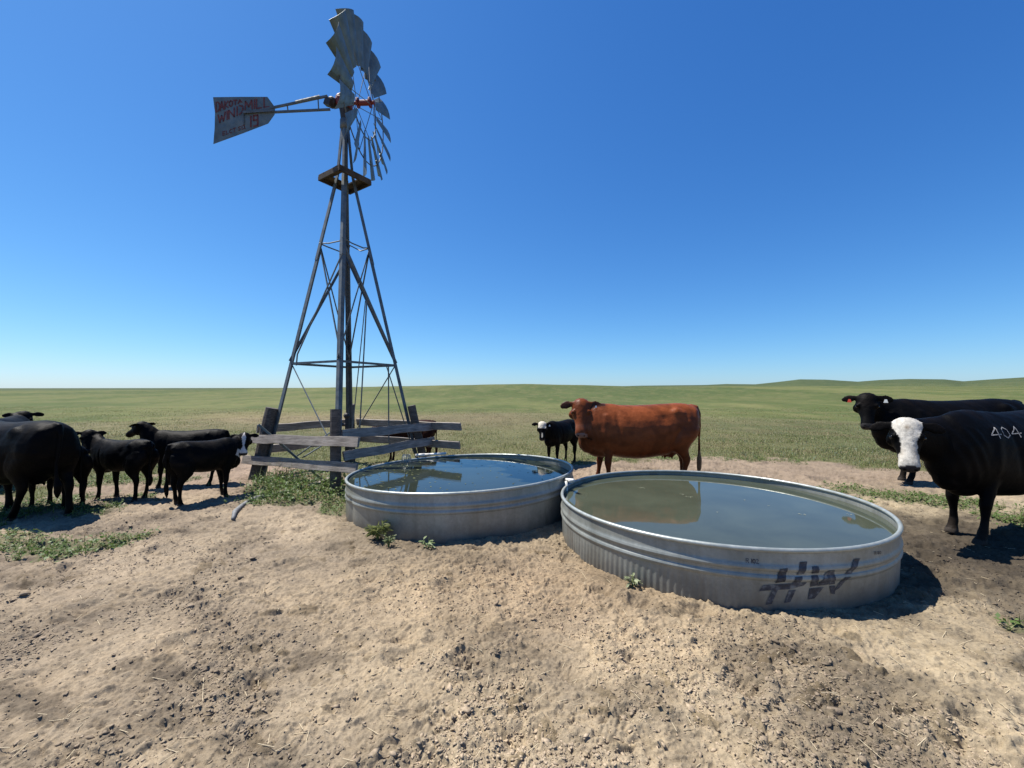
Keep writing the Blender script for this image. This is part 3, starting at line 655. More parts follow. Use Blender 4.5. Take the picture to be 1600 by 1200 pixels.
# wall offset as function of depth below the rim
PROF = [(0, 0), (.03, .002), (.085, .003), (.10, .006), (.112, .012), (.126, .016), (.140, .012), (.150, .005), (.170, .004), (.180, .011), (.193, .015), (.206, .011), (.218, .003), (.25, 0), (.35, -.002), (.47, -.004), (.60, -.004)]
PD = np.array([p[0] for p in PROF]); PO = np.array([p[1] for p in PROF])
def tank(T, label, dent=0, flute=0):
    cx, cy, cz = T['c']; R = T['R']
    root = empty('stock_tank', (cx, cy, 0)); tag(root, label, 'stock tank', 'round galvanised stock tanks')
    nseg = 256; ang = np.linspace(0, 2*math.pi, nseg, endpoint=False)
    def ztilt(x, y): return cz+T['ta']*x+T['tb']*y
    def Roff(a, d):
        o = np.interp(d, PD, PO)
        if flute: o = o+.0030*np.sin(a*190)*ss(.235, .27, d)*ss(-3.05, -2.95, a)*(1-ss(-2.0, -1.7, a))
        o = o+.008*np.sin(a*2+.5)*ss(.1, .5, d)+.003*np.sin(a*7+1)*ss(.1, .4, d)
        if dent: o = o-.030*np.exp(-((a-(-2.50))/.045)**2)*ss(.05, .25, d)-.012*np.exp(-((a-(-2.2))/.15)**2)*ss(.1, .3, d)
        return o
    def wrap(a): return (a+math.pi) % (2*math.pi)-math.pi
    if flute: ang = np.unique(np.concatenate([ang, np.linspace(math.pi, math.pi*1.5, 520)])); nseg = len(ang)
    ds = np.unique(np.concatenate([PD, np.linspace(.1, .23, 22)]))
    V_ = []
    for off in (0, -.005):
        for d in ds:
            rr_ = R+Roff(wrap(ang), d)+off; x = rr_*np.cos(ang); y = rr_*np.sin(ang)
            V_.append(np.stack([x, y, ztilt(x, y)-d], -1))
    V_ = np.concatenate(V_); nd = len(ds); I_ = np.arange(nseg*nd*2).reshape(2, nd, nseg); Fs = []
    for s in (0, 1):
        a = I_[s]; b = np.roll(a, -1, 1); q = np.stack([a[:-1], b[:-1], b[1:], a[1:]], -1).reshape(-1, 4)
        Fs.append(q if s else q[:, ::-1])
    link('wall', mesh_np('wall', V_, np.concatenate(Fs), 4), M['tank'], root)
    mb = MB(); mb.tube([(R*math.cos(a), R*math.sin(a), ztilt(R*math.cos(a), R*math.sin(a))) for a in np.linspace(0, 2*math.pi, 161)[:-1]], .0175, 10, True)
    mb.build('rim', M['rimmetal'], root, True)
    return root, lambda a, d: (lambda rr_: (rr_*math.cos(a), rr_*math.sin(a), cz+T['ta']*rr_*math.cos(a)+T['tb']*rr_*math.sin(a)-d))(R+float(Roff(np.array(wrap(a)), np.array(d)))+.0035)
t1root, _ = tank(T1, 'plain dented galvanised stock tank of dark clear water beside the windmill fence', dent=1)
t2root, wall2 = tank(T2, 'galvanised stock tank of murky green water with black HW letters on its side', flute=1)
def px2wall(px, py):                                  # photo pixel -> (angle, depth) on the near wall of the lettered tank
    u = (px-800)/FPX; cx, cy, cz = T2['c']; R = T2['R']+.006; a = 1+u*u; b = -2*(cx*u+cy); c_ = cx*cx+cy*cy-R*R
    Y = (-b-math.sqrt(max(0, b*b-4*a*c_)))/2/a; x = u*Y-cx; y = Y-cy
    return math.atan2(y, x), cz+T2['ta']*x+T2['tb']*y-(CAMZ-(py-HY)/FPX*Y)
def z8(x, y): return px2wall(1160+x/6.154, 840+y/6.154)
quads = [((355, 295), (430, 288), (405, 425), (315, 437)), ((285, 515), (345, 500), (285, 640), (222, 650)), ((205, 460), (478, 442), (468, 497), (160, 516)), ((475, 441), (620, 430), (590, 462), (470, 497)),
         ((555, 235), (625, 230), (590, 350), (518, 357)), ((503, 376), (575, 370), (553, 442), (480, 446)), ((450, 512), (518, 505), (465, 622), (403, 632)),
         ((665, 275), (727, 270), (730, 341), (662, 346)), ((660, 366), (723, 360), (730, 460), (655, 476)), ((650, 492), (790, 480), (700, 590), (636, 600)),
         ((815, 315), (850, 310), (825, 455), (722, 468)), ((822, 312), (880, 308), (895, 447), (832, 456)), ((842, 470), (902, 466), (900, 548), (862, 545)),
         ((1078, 204), (1134, 198), (1046, 345), (990, 352)), ((975, 376), (1035, 370), (940, 490), (890, 522))]
mb = MB()
for q in quads:
    q = [np.array(p, float) for p in q]; V_ = []; K = 6
    for i in range(K+1):
        for j in range(K+1):
            s, t = i/K, j/K; p = (q[0]*(1-s)+q[1]*s)*(1-t)+(q[3]*(1-s)+q[2]*s)*t
            V_.append(wall2(*z8(*p)))
    mb.add(V_, [(i*(K+1)+j, i*(K+1)+j+1, (i+1)*(K+1)+j+1, (i+1)*(K+1)+j) for i in range(K) for j in range(K)])
mb.build('painted_letters', M['stencil'], t2root)
mb = MB()
for pl in text_strokes('R 102', (1165.5, -879), (1186, -880.5), 6.3, 6.3): ribbon(mb, pl, 1.2, lambda x, y: wall2(*px2wall(x, -y)), 2)
mb.build('size_marking', M['stencil'], t2root)
mb = MB()
for pl in text_strokes('R 80', (1367, -866.5), (1377, -865.5), 4.4, 4.4): ribbon(mb, pl, .7, lambda x, y: wall2(*px2wall(x, -y)), 2)
mb.build('size_marking', M['stencil'], t2root)
def water(T, depth, base, rough, wave, wscale, name):
    m, N, L, P = new_mat(name); cx, cy, cz = T['c']
    n0 = noise_node(N, L, 1.5, 5, .6, dist=.4); r = ramp(N, L, n0.outputs[0], [(.3, tuple(c*.8 for c in base)), (.7, tuple(c*1.2 for c in base))])
    L.new(r.outputs[0], P.inputs['Base Color']); P.inputs['Roughness'].default_value = rough; P.inputs['IOR'].default_value = 1.333
    n = noise_node(N, L, wscale, 3, .5, vec_scale=(1, 1.6, 1)); bump(N, L, P, n.outputs[0], wave, .01)
    nseg = 128; a = np.linspace(0, 2*math.pi, nseg, endpoint=False); R = T['R']-.0045
    V_ = np.concatenate([[[0, 0, 0]]]+[np.stack([R*f*np.cos(a), R*f*np.sin(a), 0*a], -1) for f in (.5, 1)])
    F = [(0, 1+i, 1+(i+1) % nseg) for i in range(nseg)]+[(1+i, 1+nseg+i, 1+nseg+(i+1) % nseg, 1+(i+1) % nseg) for i in range(nseg)]
    me = bpy.data.meshes.new('water'); me.from_pydata([tuple(p) for p in V_], [], F); me.update()
    o = link('water', me, m, None, False); o.location = (cx, cy, cz-depth); return o
w1 = tag(water(T1, .058, (.022, .028, .02), .02, .05, 9, 'dark_clear_water'), 'dark clear water reflecting the fence in the tank by the windmill', kind='structure')
w2 = tag(water(T2, .062, (.052, .060, .041), .03, .02, 3, 'murky_green_water'), 'murky green water filling the lettered tank', kind='structure')
# floating debris on the dark water
def debris():
    g = np.random.default_rng(9); mb = MB(); cx, cy, cz = T1['c']; zc = cz-.058+.003
    n = 0
    while n < 230:
        x = g.uniform(-1.45, 1.45); y = g.uniform(-1.45, 1.45)
        if math.hypot(x, y) > 1.45: continue
        if g.random() > (.9 if x < -.6 or y > 1.0 else .32): continue
        s = g.uniform(.006, .02)*(1.4 if x < -.5 else 1); k = 6; a0 = g.uniform(0, 6.28)
        V_ = [(cx+x+s*g.uniform(.5, 1.6)*math.cos(a0)*math.cos(q)-s*.5*math.sin(a0)*math.sin(q), cy+y+s*math.sin(a0)*math.cos(q)+s*.5*math.cos(a0)*math.sin(q), zc+g.uniform(0, .002)) for q in np.arange(k)*2*math.pi/k]
        mb.add(V_, [tuple(range(k))]); n += 1
    me = mb.mesh('floating_algae'); c = np.tile(A(.05, .055, .02), (len(me.vertices), 1))*np.repeat(g.uniform(.6, 2.6, len(me.vertices)//6), 6)[:, None]; set_col(me, c)
    tag(link('floating_algae', me, M['stalk'], None, False), 'flecks of algae and chaff floating on the dark tank water', 'algae', kind='stuff')
    mb = MB(); cx, cy, cz = T2['c']; zc = cz-.062+.003
    for (px, py, l) in ((1075, 776, .10), (1066, 772, .06), (1163, 781, .03), (1250, 803, .04), (1258, 804, .03), (1003, 762, .12), (1330, 804, .05), (1200, 790, .02), (1120, 800, .02)):
        Y = (CAMZ-zc)*FPX/(py-HY); x = (px-800)/FPX*Y; a = g.uniform(-.8, .8)
        for q in range(5):
            l = l*.8; dx, dy = g.normal(0, l*.45, 2); V_ = [(x+dx+l*.35*math.cos(a+q)*s1-.0018*math.sin(a+q)*s2, Y+dy+l*.35*math.sin(a+q)*s1+.0018*math.cos(a+q)*s2, zc+.0005*q) for s1, s2 in ((-1, -1), (1, -1), (1, 1), (-1, 1))]
            mb.add(V_, [(0, 1, 2, 3)])
    me = mb.mesh('floating_straw'); set_col(me, np.tile(A(.26, .26, .18), (len(me.vertices), 1)))
    tag(link('floating_straw', me, M['stalk'], None, False), 'pale bits of straw floating on the murky green water', 'straw', kind='stuff')
debris()
mb = MB(); mb.tube([at(655, 711, 7.35), at(697, 708.5, 7.25)], .022, 10); mb.tube([at(650, 711.5, 7.36), at(664, 710.5, 7.33)], .028, 10)
lone('inlet_pipe', mb, M['pvc'], 'white plastic inlet pipe lying over the far rim of the tank by the fence', 'pipe')
mb = MB(); mb.tube([at(884, 752, 5.0)+A(0, .1, 0), at(896, 750.5, 4.85)], .019, 10); mb.tube([at(885, 752, 5.0), at(884.5, 790, 5.0)], .019, 10); mb.tube([at(890, 751, 4.92), at(894, 750.8, 4.88)], .025, 10)
lone('overflow_pipe', mb, M['pvc'], 'short white pipe joining the rims of the two stock tanks', 'pipe')
def basket():                                         # wire float guard at the tank edge
    mb = MB(); c = at(635, 727, 6.75); c[2] = T1['c'][2]-.13; 
    for k in range(9):
        z = c[2]+.02+k*.022; r = .075*(1-.5*max(0, (k-5)/4)**2)
        mb.tube([(c[0]+r*math.cos(a), c[1]+r*.8*math.sin(a), z) for a in np.linspace(0, 2*math.pi, 17)[:-1]], .003, 4, True)
    for a in np.arange(14)*2*math.pi/14:
        mb.tube([(c[0]+.075*(1-.5*max(0, (k-5)/4)**2)*math.cos(a), c[1]+.06*(1-.5*max(0, (k-5)/4)**2)*math.sin(a), c[2]+.02+k*.022) for k in range(9)], .003, 4)
    lone('wire_basket', mb, M['rimmetal'], 'small wire float guard standing in the dark water at the tank edge', 'wire basket', False)
basket()

# ---------------------------------------------------------------- single plants
def plant(name, px, py, n, hgt, lf, label, kind='leafy', seed=0, col=((.16, .22, .09), (.30, .36, .20))):
    g = np.random.default_rng(seed); Y = 1014/(py-HY); x = (px-800)/FPX*Y; z = float(surf(np.array([x]), np.array([Y]))[0])
    root = empty(name, (x, Y, z)); tag(root, label, 'plant')
    st = MB(); V_ = []; F = []; cc = []
    for i in range(n):
        a = g.uniform(0, 6.28); ln = g.uniform(.25, .9); h = hgt*g.uniform(.55, 1); d = np.array([math.cos(a), math.sin(a), 0])
        tip = d*ln*hgt*.6+np.array([0, 0, h]); st.tube([np.zeros(3)-A(0, 0, .02), d*ln*hgt*.2+A(0, 0, h*.5), tip], [.003, .0025, .0015], 5)
        for k in range(4 if kind == 'leafy' else 5):
            t = g.uniform(.45, 1); b = a+g.normal(0, 1.1); q = tip*t; L_ = lf*g.uniform(.6, 1.2); wv = L_*(.42 if kind == 'leafy' else .10)
            e = np.array([math.cos(b), math.sin(b), g.uniform(-.3, .6)]); s = np.array([-math.sin(b), math.cos(b), g.normal(0, .3)]); b0 = len(V_)
            V_ += [q, q+e*L_*.35+s*wv*.5+A(0, 0, .004), q+e*L_*.75+s*wv*.4, q+e*L_+A(0, 0, -.15*L_), q+e*L_*.75-s*wv*.4, q+e*L_*.35-s*wv*.5+A(0, 0, .004), q+e*L_*.5+A(0, 0, -.003)]
            for u_, v_ in ((0, 1), (1, 2), (2, 3), (3, 4), (4, 5), (5, 0)): F.append((b0+u_, b0+v_, b0+6))
            f = g.random(); cc += [tuple(np.array(col[0])*(1-f)+np.array(col[1])*f)]*7
    me = bpy.data.meshes.new('leaves'); me.from_pydata([tuple(p) for p in V_], [], F); me.update(); set_col(me, np.array(cc)); link('leaves', me, M['leaf'], root, False)
    ms = st.mesh('stems'); set_col(ms, np.tile(A(.12, .15, .05), (len(ms.vertices), 1))); link('stems', ms, M['stalk'], root, False)
plant('grass_clump', 590, 846, 34, .17, .10, 'tuft of long grass against the front of the dented tank', 'grass', 3, ((.10, .14, .035), (.24, .25, .10)))
plant('weed', 607, 857, 16, .13, .035, 'grey green weed beside the grass tuft at the dented tank', 'leafy', 4, ((.13, .17, .07), (.27, .30, .16)))
plant('weed', 668, 860, 8, .12, .06, 'broad leafed weed standing alone at the shaded foot of the dented tank', 'leafy', 5)
plant('weed', 988, 921, 8, .08, .05, 'small pale weed at the foot of the lettered tank', 'leafy', 6, ((.20, .24, .12), (.36, .38, .24)))

# ---------------------------------------------------------------- cattle
def hide(name, rough=.5, coat=0):
    m, N, L, P = new_mat(name); c = attr_node(N)
    n = noise_node(N, L, 9, 5, .6); r = ramp(N, L, n.outputs[0], [(.3, .78), (.7, 1.25)])
    n2 = noise_node(N, L, 160, 4, .6, vec_scale=(.25, 1, 1)); r2 = ramp(N, L, n2.outputs[0], [(.3, .75), (.7, 1.3)])
    c = mix(N, L, c, r.outputs[0], .8, 'MULTIPLY'); c = mix(N, L, c, r2.outputs[0], .7, 'MULTIPLY')
    L.new(c, P.inputs['Base Color']); P.inputs['Roughness'].default_value = rough; P.inputs['Specular IOR Level'].default_value = .5; P.inputs['IOR'].default_value = 1.14
    P.inputs['Sheen Weight'].default_value = .0; P.inputs['Sheen Roughness'].default_value = .4
    b = bump(N, L, P, n2.outputs[0], .35, .006); n3 = noise_node(N, L, 14, 4, .6); bump(N, L, P, n3.outputs[0], .25, .02, b)
    return m
M['hide'] = hide('cattle_hide', .55)
M['redhide'] = hide('red_cattle_hide', .40); M['redhide'].node_tree.nodes['Principled BSDF'].inputs['IOR'].default_value = 1.22
M['eye'] = simple('cattle_eye', [(.4, (.006, .004, .003)), (.6, (.012, .008, .006))], 5, .08, bs=0)
M['tagw'] = simple('white_ear_tag', [(.4, (.6, .6, .55)), (.6, (.7, .7, .65))], 5, .5, bs=0)
M['tagr'] = simple('red_ear_tag', [(.4, (.5, .05, .02)), (.6, (.6, .07, .03))], 5, .5, bs=0)
M['brand'] = simple('pale_brand_hair', [(.35, (.12, .11, .10)), (.6, (.42, .40, .37))], 60, .8)
def oval(c, right, up, w_, hu, hd, n=26, p=2.2, top=0.0):
    out = []
    for q in np.arange(n)*2*math.pi/n:
        cx, s = math.cos(q), math.sin(q); a = math.copysign(abs(cx)**(2/p), cx)*w_; b = math.copysign(abs(s)**(2/p), s)*(hu if s > 0 else hd)
        if s > 0: a *= 1-top*s**2
        out.append(c+right*a+up*b)
    return out
EX, EY, EZ = A(1, 0, 0), A(0, 1, 0), A(0, 0, 1)
TRUNK = [(-.985, 1.25, 1.00, .07), (-.965, 1.30, .88, .17), (-.90, 1.345, .74, .25), (-.78, 1.375, .64, .295), (-.62, 1.385, .57, .315), (-.42, 1.37, .515, .345), (-.18, 1.355, .475, .38),
         (.06, 1.345, .455, .39), (.28, 1.35, .47, .365), (.46, 1.37, .50, .325), (.60, 1.38, .53, .295), (.74, 1.37, .57, .26), (.86, 1.33, .62, .215), (.95, 1.24, .70, .15), (.99, 1.12, .82, .07)]
def make_cattle(name, label, loc, heading, size=1.0, length=1.0, slim=1.0, depth=1.0, poll=(1.12, 0, 1.42), look=None, hyaw=0, hpitch=.95, hsize=1.0, feet=((0, 0),)*4, coat='black', head_only=None,
                tail=0, voxel=.0135, group='cattle round the water', tags=(), udder=True, lift=None, groupcat='cow', droop=0, mane=0):
    S = size; mb = MB(); rise = 0
    rings = []
    for x, zt, zb, w_ in TRUNK:
        zb2 = zt-(zt-zb)*depth; zc = (zt+zb2)/2-.02
        rings.append(oval(A(x*length, 0, zc), EY, EZ, w_*slim, zt-zc, zc-zb2, 30, 2.35, .34 if x > .3 else (.12 if x < -.5 else .22)))
    mb.loft(rings)
    # hook bones, shoulder blades, thigh muscle, brisket
    for s in (-1, 1):
        mb.sphere((-.58*length, s*.185*slim, 1.18), (.20, .11*slim, .125)); mb.sphere((.54*length, s*.195*slim, .92), (.21, .12*slim, .32)); mb.sphere((-.86*length, s*.11*slim, 1.22), (.11, .09*slim, .09))
        mb.sphere((-.70*length, s*.19*slim, .98), (.24, .13*slim, .24))
    mb.sphere((.80*length, 0, .72+.4*(1-depth)), (.20, .15*slim, .19)); mb.sphere((.62*length, 0, .60+.6*(1-depth)), (.24, .15*slim, .13))
    if udder:
        mb.sphere((-.50*length, 0, .60), (.17, .13, .12))
        for dx in (-.05, .07):
            for s in (-1, 1): mb.tube([(-.5*length+dx, s*.06, .52), (-.5*length+dx, s*.062, .455)], [.022, .014], 7)
    # legs
    FR = [(.56, .15, 1.02, .14, .085), (.55, .165, .86, .135, .085), (.53, .17, .74, .115, .078), (.515, .17, .64, .09, .064), (.525, .168, .53, .068, .054), (.535, .166, .45, .058, .05), (.54, .165, .40, .056, .052), (.537, .165, .345, .044, .042),
          (.533, .165, .26, .035, .034), (.535, .165, .17, .038, .037), (.542, .165, .125, .044, .043), (.555, .165, .085, .039, .041), (.57, .165, .05, .052, .052), (.578, .165, .0, .062, .058)]
    HI = [(-.70, .14, 1.12, .22, .11), (-.70, .165, .96, .24, .135), (-.68, .18, .84, .225, .135), (-.64, .19, .73, .175, .115), (-.645, .19, .64, .125, .085), (-.70, .188, .56, .088, .062), (-.752, .185, .49, .068, .048), (-.765, .182, .43, .056, .044),
          (-.752, .18, .36, .043, .038), (-.74, .18, .27, .037, .036), (-.735, .18, .17, .040, .038), (-.725, .18, .125, .045, .043), (-.712, .18, .085, .04, .041), (-.695, .18, .05, .052, .052), (-.688, .18, .0, .062, .058)]
    for k, (tab, s) in enumerate(((FR, 1), (FR, -1), (HI, 1), (HI, -1))):      # front L, front R, hind L, hind R
        fx, fy = feet[k] if len(feet) > 1 else feet[0]; rg = []
        for x, y, z, rx, ry in tab:
            t = max(0, min(1, (.95-z)/.95)); kb = .05*math.sin(math.pi*t)*(1 if fx < 0 else -1)*abs(fx)*1.5
            dz = 0
            if lift and lift[0] == k: dz = lift[1]*t**2
            rg.append(oval(A(x*length+fx*t+kb, s*y*(.5+.5*slim)+fy*t, z+dz), EX, EY, rx*(.85+.15*slim)*1.08, ry*(.85+.15*slim)*1.1, ry*(.85+.15*slim)*1.1, 14, 2.1))
        mb.loft(rg[::-1])
    # head frame
    pol = A(*poll); body_yaw = heading
    if look is not None:
        wp = Matrix.Rotation(body_yaw, 3, 'Z') @ Vector(pol*S); hx, hy_ = loc[0]+wp.x, loc[1]+wp.y
        hyaw = math.atan2(look[1]-hy_, look[0]-hx)-body_yaw+hyaw
    hyaw = (hyaw+math.pi) % (2*math.pi)-math.pi
    RM = np.array((Matrix.Rotation(hyaw, 3, 'Z') @ Matrix.Rotation(hpitch, 3, 'Y')))
    hd = lambda x, y, z: pol+RM @ (np.array([x, y, z])*hsize)
    hX, hY_, hZ = RM @ EX, RM @ EY, RM @ EZ
    HEAD = [(-.085, -.03, -.13, .055), (-.06, .02, -.17, .098), (-.01, .055, -.205, .124), (.055, .062, -.235, .138), (.11, .055, -.25, .143), (.165, .046, -.25, .137), (.215, .036, -.228, .116), (.27, .024, -.192, .096), (.33, .012, -.165, .083), (.385, .006, -.155, .082),
            (.43, .003, -.152, .088), (.465, -.006, -.148, .090), (.495, -.022, -.14, .080), (.512, -.05, -.12, .055)]
    rg = []
    for x, zt, zb, w_ in HEAD:
        zc = zt*.55+zb*.45; rg.append(oval(hd(x, 0, zc), hY_, hZ, w_*hsize, (zt-zc)*hsize, (zc-zb)*hsize, 24, 2.5 if x > .38 else 2.25, .12 if x < .3 else .0))
    mb.loft(rg)
    earax = []
    for s in (-1, 1):
        mb.sphere(hd(.15, s*.108, .005), np.array([.040, .032, .036])*hsize)          # brow
        mb.sphere(hd(.14, s*.108, -.14), np.array([.085, .04, .08])*hsize)       # cheek
        mb.sphere(hd(.478, s*.045, -.045), np.array([.028, .026, .026])*hsize)    # nostril wing
        # ear: leaf shaped, slightly cupped
        rg = []; dirv = RM @ A(.05, s*1.0, -.15); dirv = dirv+A(0, 0, -.06-droop); dirv /= np.linalg.norm(dirv); face = RM @ A(.25, 0, 1); face = face-dirv*(face@dirv); face /= np.linalg.norm(face); upv = np.cross(dirv, face)
        earax.append((hd(.0, s*.11, -.01), dirv, face))
        for t, wv, tv in ((-.03, .026, .022), (.02, .032, .022), (.05, .050, .021), (.085, .066, .020), (.12, .068, .019), (.155, .056, .018), (.185, .038, .016), (.20, .018, .012)):
            rg.append(oval(hd(.0, s*.11, -.01)+dirv*t*hsize*1.08, upv, face, wv*hsize, tv*hsize*.75, tv*hsize*.75, 12))
        mb.loft(rg)
    # neck
    P0 = A(.58*length, 0, 1.06); P3 = hd(.03, 0, -.085); fwd = A(math.cos(hyaw*.45), math.sin(hyaw*.45), 0)
    P1 = P0+A(.24, 0, .06+.25*max(0, pol[2]-1.3)); P2 = P3-fwd*.16+A(0, 0, -.10 if pol[2] > 1.15 else .04); rg = []
    for t in np.linspace(0, 1, 13):
        p = (1-t)**3*P0+3*t*(1-t)**2*P1+3*t*t*(1-t)*P2+t**3*P3; d = 3*(1-t)**2*(P1-P0)+6*t*(1-t)*(P2-P1)+3*t*t*(P3-P2); d /= np.linalg.norm(d)
        rt = np.cross(EZ, d); rt /= np.linalg.norm(rt); up = np.cross(d, rt); hu = np.interp(t, [0, .35, .7, 1], [.30, .235, .18, .145]); hl = np.interp(t, [0, .35, .7, 1], [.46, .36, .25, .15]); ww = np.interp(t, [0, .35, .7, 1], [.25, .195, .15, .12])
        rg.append(oval(p, rt, up, ww*(.35+.65*slim), hu*(.4+.6*slim), hl*(.4+.6*slim)*(.5+.5*depth), 24, 2.15, .25))
    mb.loft(rg)
    # tail
    bx = -.965*length
    if tail == 0: tp = [(bx+.10, 0, 1.33), (bx-.01, 0, 1.31), (bx-.055, .0, 1.20), (bx-.05, .01, .98), (bx-.045, .015, .74), (bx-.05, .01, .56), (bx-.055, .0, .44), (bx-.05, 0, .30), (bx-.045, 0, .20)]
    else: tp = [(bx+.10, 0, 1.33), (bx-.01, 0, 1.31), (bx-.06, tail*.2, 1.20), (bx-.05, tail*.6, .98), (bx-.04, tail, .78), (bx-.06, tail*1.1, .60), (bx-.08, tail*1.0, .50), (bx-.06, tail*.9, .40), (bx-.05, tail*.9, .32)]
    mb.tube(tp, [.045, .042, .034, .027, .024, .026, .048, .042, .015], 10)
    me0 = mb.mesh('raw'); ob = bpy.data.objects.new('raw', me0); COL.objects.link(ob)
    rm = ob.modifiers.new('r', 'REMESH'); rm.mode = 'VOXEL'; rm.voxel_size = voxel*(1 if S > .8 else 1.1)
    sm = ob.modifiers.new('s', 'SMOOTH'); sm.factor = .5; sm.iterations = 14
    dg = bpy.context.evaluated_depsgraph_get(); me = bpy.data.meshes.new_from_object(ob.evaluated_get(dg))
    COL.objects.unlink(ob); bpy.data.objects.remove(ob); me.name = name
    n = len(me.vertices); V_ = np.empty(n*3, np.float32); me.vertices.foreach_get('co', V_); V_ = V_.reshape(-1, 3).astype(float)
    H_ = ((V_-pol) @ RM)/hsize                         # head-frame coordinates
    x, y, z = V_.T; hx, hy_, hz = H_.T
    # loose skin folds and muscle relief
    nz = (fbm(x*7+y*3, z*5, 91, 3)-.5)*.012+(fbm(x*22, z*9+y*6, 92, 2)-.5)*.0018
    inhead = (np.abs(hy_) < .34) & (hx > -.1) & (hx < .56) & (hz < .12) & (hz > np.interp(hx, [-.1, 0, .2, .33, .43, .5], [-.12, -.16, -.2, -.17, -.165, -.16])) & ((np.abs(hy_) < .15) | (hx < .12))
    xl = x/length; wd_ = np.abs(y) > .08
    nz = nz+wd_*(-.014*np.exp(-((xl-.37-(z-.9)*.12)/.035)**2)*ss(.65, .8, z)*(1-ss(1.1, 1.3, z))-.026*np.exp(-((xl+.37)/.11)**2-((z-1.14)/.10)**2)-.012*np.exp(-((xl+.49+(z-.75)*.5)/.03)**2)*ss(.6, .7, z)*(1-ss(.9, 1.0, z))
                 +.016*np.exp(-((xl+.57)/.05)**2-((z-1.28)/.05)**2)+.010*np.exp(-((xl-.60)/.06)**2-((z-.84)/.10)**2)
                 +.0*np.sin(xl*62+z*5)*np.exp(-((xl-.05)/.22)**2)*ss(.7, .85, z)*(1-ss(1.1, 1.25, z)))
    nz = nz+.0035*np.sin(xl*70-z*28)*ss(.66, .74, xl)*(1-ss(.95, 1.05, xl))*(z < 1.2)*(z > .6)
    nz = np.where(inhead, nz*.35+(vn(hx*70, hy_*70+np.sin(hx*40), 95)-.5)*.004*(hx < .25), nz)
    nrm_ = np.empty(n*3, np.float32); me.vertices.foreach_get('normal', nrm_); V_ = V_+nrm_.reshape(-1, 3)*nz[:, None]
    blk = A(.0022, .0021, .0023); col = np.tile(blk, (n, 1)); nn1 = fbm(x*5+y*4, z*5, 93, 3)
    w2_ = lambda m_: np.clip(m_, 0, 1)[:, None]
    if coat in ('black', 'whiteface', 'blaze', 'whitehead'): col = col+w2_(ss(.5, .75, nn1))*A(.008, .005, .003)*(.7 if udder is False else .3)
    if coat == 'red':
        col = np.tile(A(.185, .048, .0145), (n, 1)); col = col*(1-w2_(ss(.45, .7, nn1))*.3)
        col = col*(1-w2_((1-ss(.45, .95, z))*.5)); col = col*(1-w2_(ss(.45, .8, x)*.25))  # belly shade painted into the lower coat; neck end darker as well
        col = np.where(w2_(((x < bx+.02) & (z < .6))*1.) > 0, A(.16, .10, .055), col)
        fs = w2_(inhead*ss(.30, .38, hx)*(1-ss(.36, .44, hx))); col = col*(1-fs*.2)+A(.25, .13, .09)*fs*.2
    if coat == 'redcalf': col = np.tile(A(.028, .010, .006), (n, 1))
    front = hz+.09 if True else 0
    if coat == 'whiteface':
        m_ = inhead & (hz > -.075+.02*np.sin(hx*20)) & (np.abs(hy_) < np.interp(hx, [-.1, -.02, .06, .14, .2, .3, .38, .46], [.10, .118, .118, .095, .068, .062, .084, .090])+.008*(nn1-.5)*4) & (hx < .475)
        m_ |= inhead & (hx > .34) & (hx < .47) & (hz > -.10)
        wc = A(.47, .44, .385)*(.62+.6*fbm(hx*38, hy_*60, 3, 3))[:, None]; sp_ = np.exp(-((hx-.07)/.028)**2-((hy_+.01)/.022)**2)+.5*np.exp(-((hx-.33)/.05)**2-((np.abs(hy_)-.06)/.03)**2)
        wc = wc*(1-.5*np.clip(sp_, 0, 1)[:, None]*A(.7, .85, 1)); col = np.where(m_[:, None], wc, col)
    if coat == 'blaze':
        m_ = inhead & (hz > -.03) & (np.abs(hy_) < np.interp(hx, [-.1, .0, .08, .2, .3, .40, .5], [0, .018, .048, .03, .018, .055, .06]))
        m_ |= inhead & (hx > .40) & (hz > -.12); col = np.where(m_[:, None], A(.48, .44, .41), col)
    if coat == 'whitehead':
        m_ = inhead & (hz > -.06) & (hx < .17) & (np.abs(hy_) < .115); m_ |= inhead & (hz > -.02) & (np.abs(hy_) < .018) & (hx < .45) & (hx > .3)
        col = np.where(m_[:, None], A(.50, .45, .36), col)
    nose = inhead & (np.abs(hy_) < .092) & (hz > -.115) & (hz < .03) & (hx > .472) & (hx < .53)
    col = np.where(nose[:, None], A(.035, .03, .03) if coat != 'red' else A(.20, .12, .10), col)
    if coat in ('black',): col = np.where((inhead & (hx > .44) & (hx < .47) & (hz > -.08))[:, None], A(.03, .028, .028), col)
    nost = inhead & (((hx-.496)/.014)**2+((np.abs(hy_)-.043)/.014)**2+((hz+.052)/.02)**2 < 1); col = np.where(nost[:, None], A(.004, .003, .003), col)
    mouth = inhead & (hx > .36) & (np.abs(hz+.118) < .007); col = np.where(mouth[:, None], col*.25, col)
    earin = np.zeros(n, bool)
    for eb, ed, ef in earax:
        tt = (V_-eb) @ ed; pd = np.linalg.norm(V_-eb-tt[:, None]*ed, axis=1); earin |= (tt > .05*hsize) & (tt < .24*hsize) & (pd < .078*hsize) & (np.abs((V_-eb) @ ef) < .032*hsize)
    if coat == 'red': col = np.where(earin[:, None], A(.04, .014, .008), col)
    hoof = z < .055; col = np.where(hoof[:, None], A(.035, .03, .026), col)
    dust = w2_((1-ss(.05, .35, z))*ss(.45, .65, nn1)*.25); col = col*(1-dust)+A(.05, .038, .028)*dust
    V_ *= S; me.vertices.foreach_set('co', V_.astype(np.float32).ravel()); set_col(me, col); me.update()
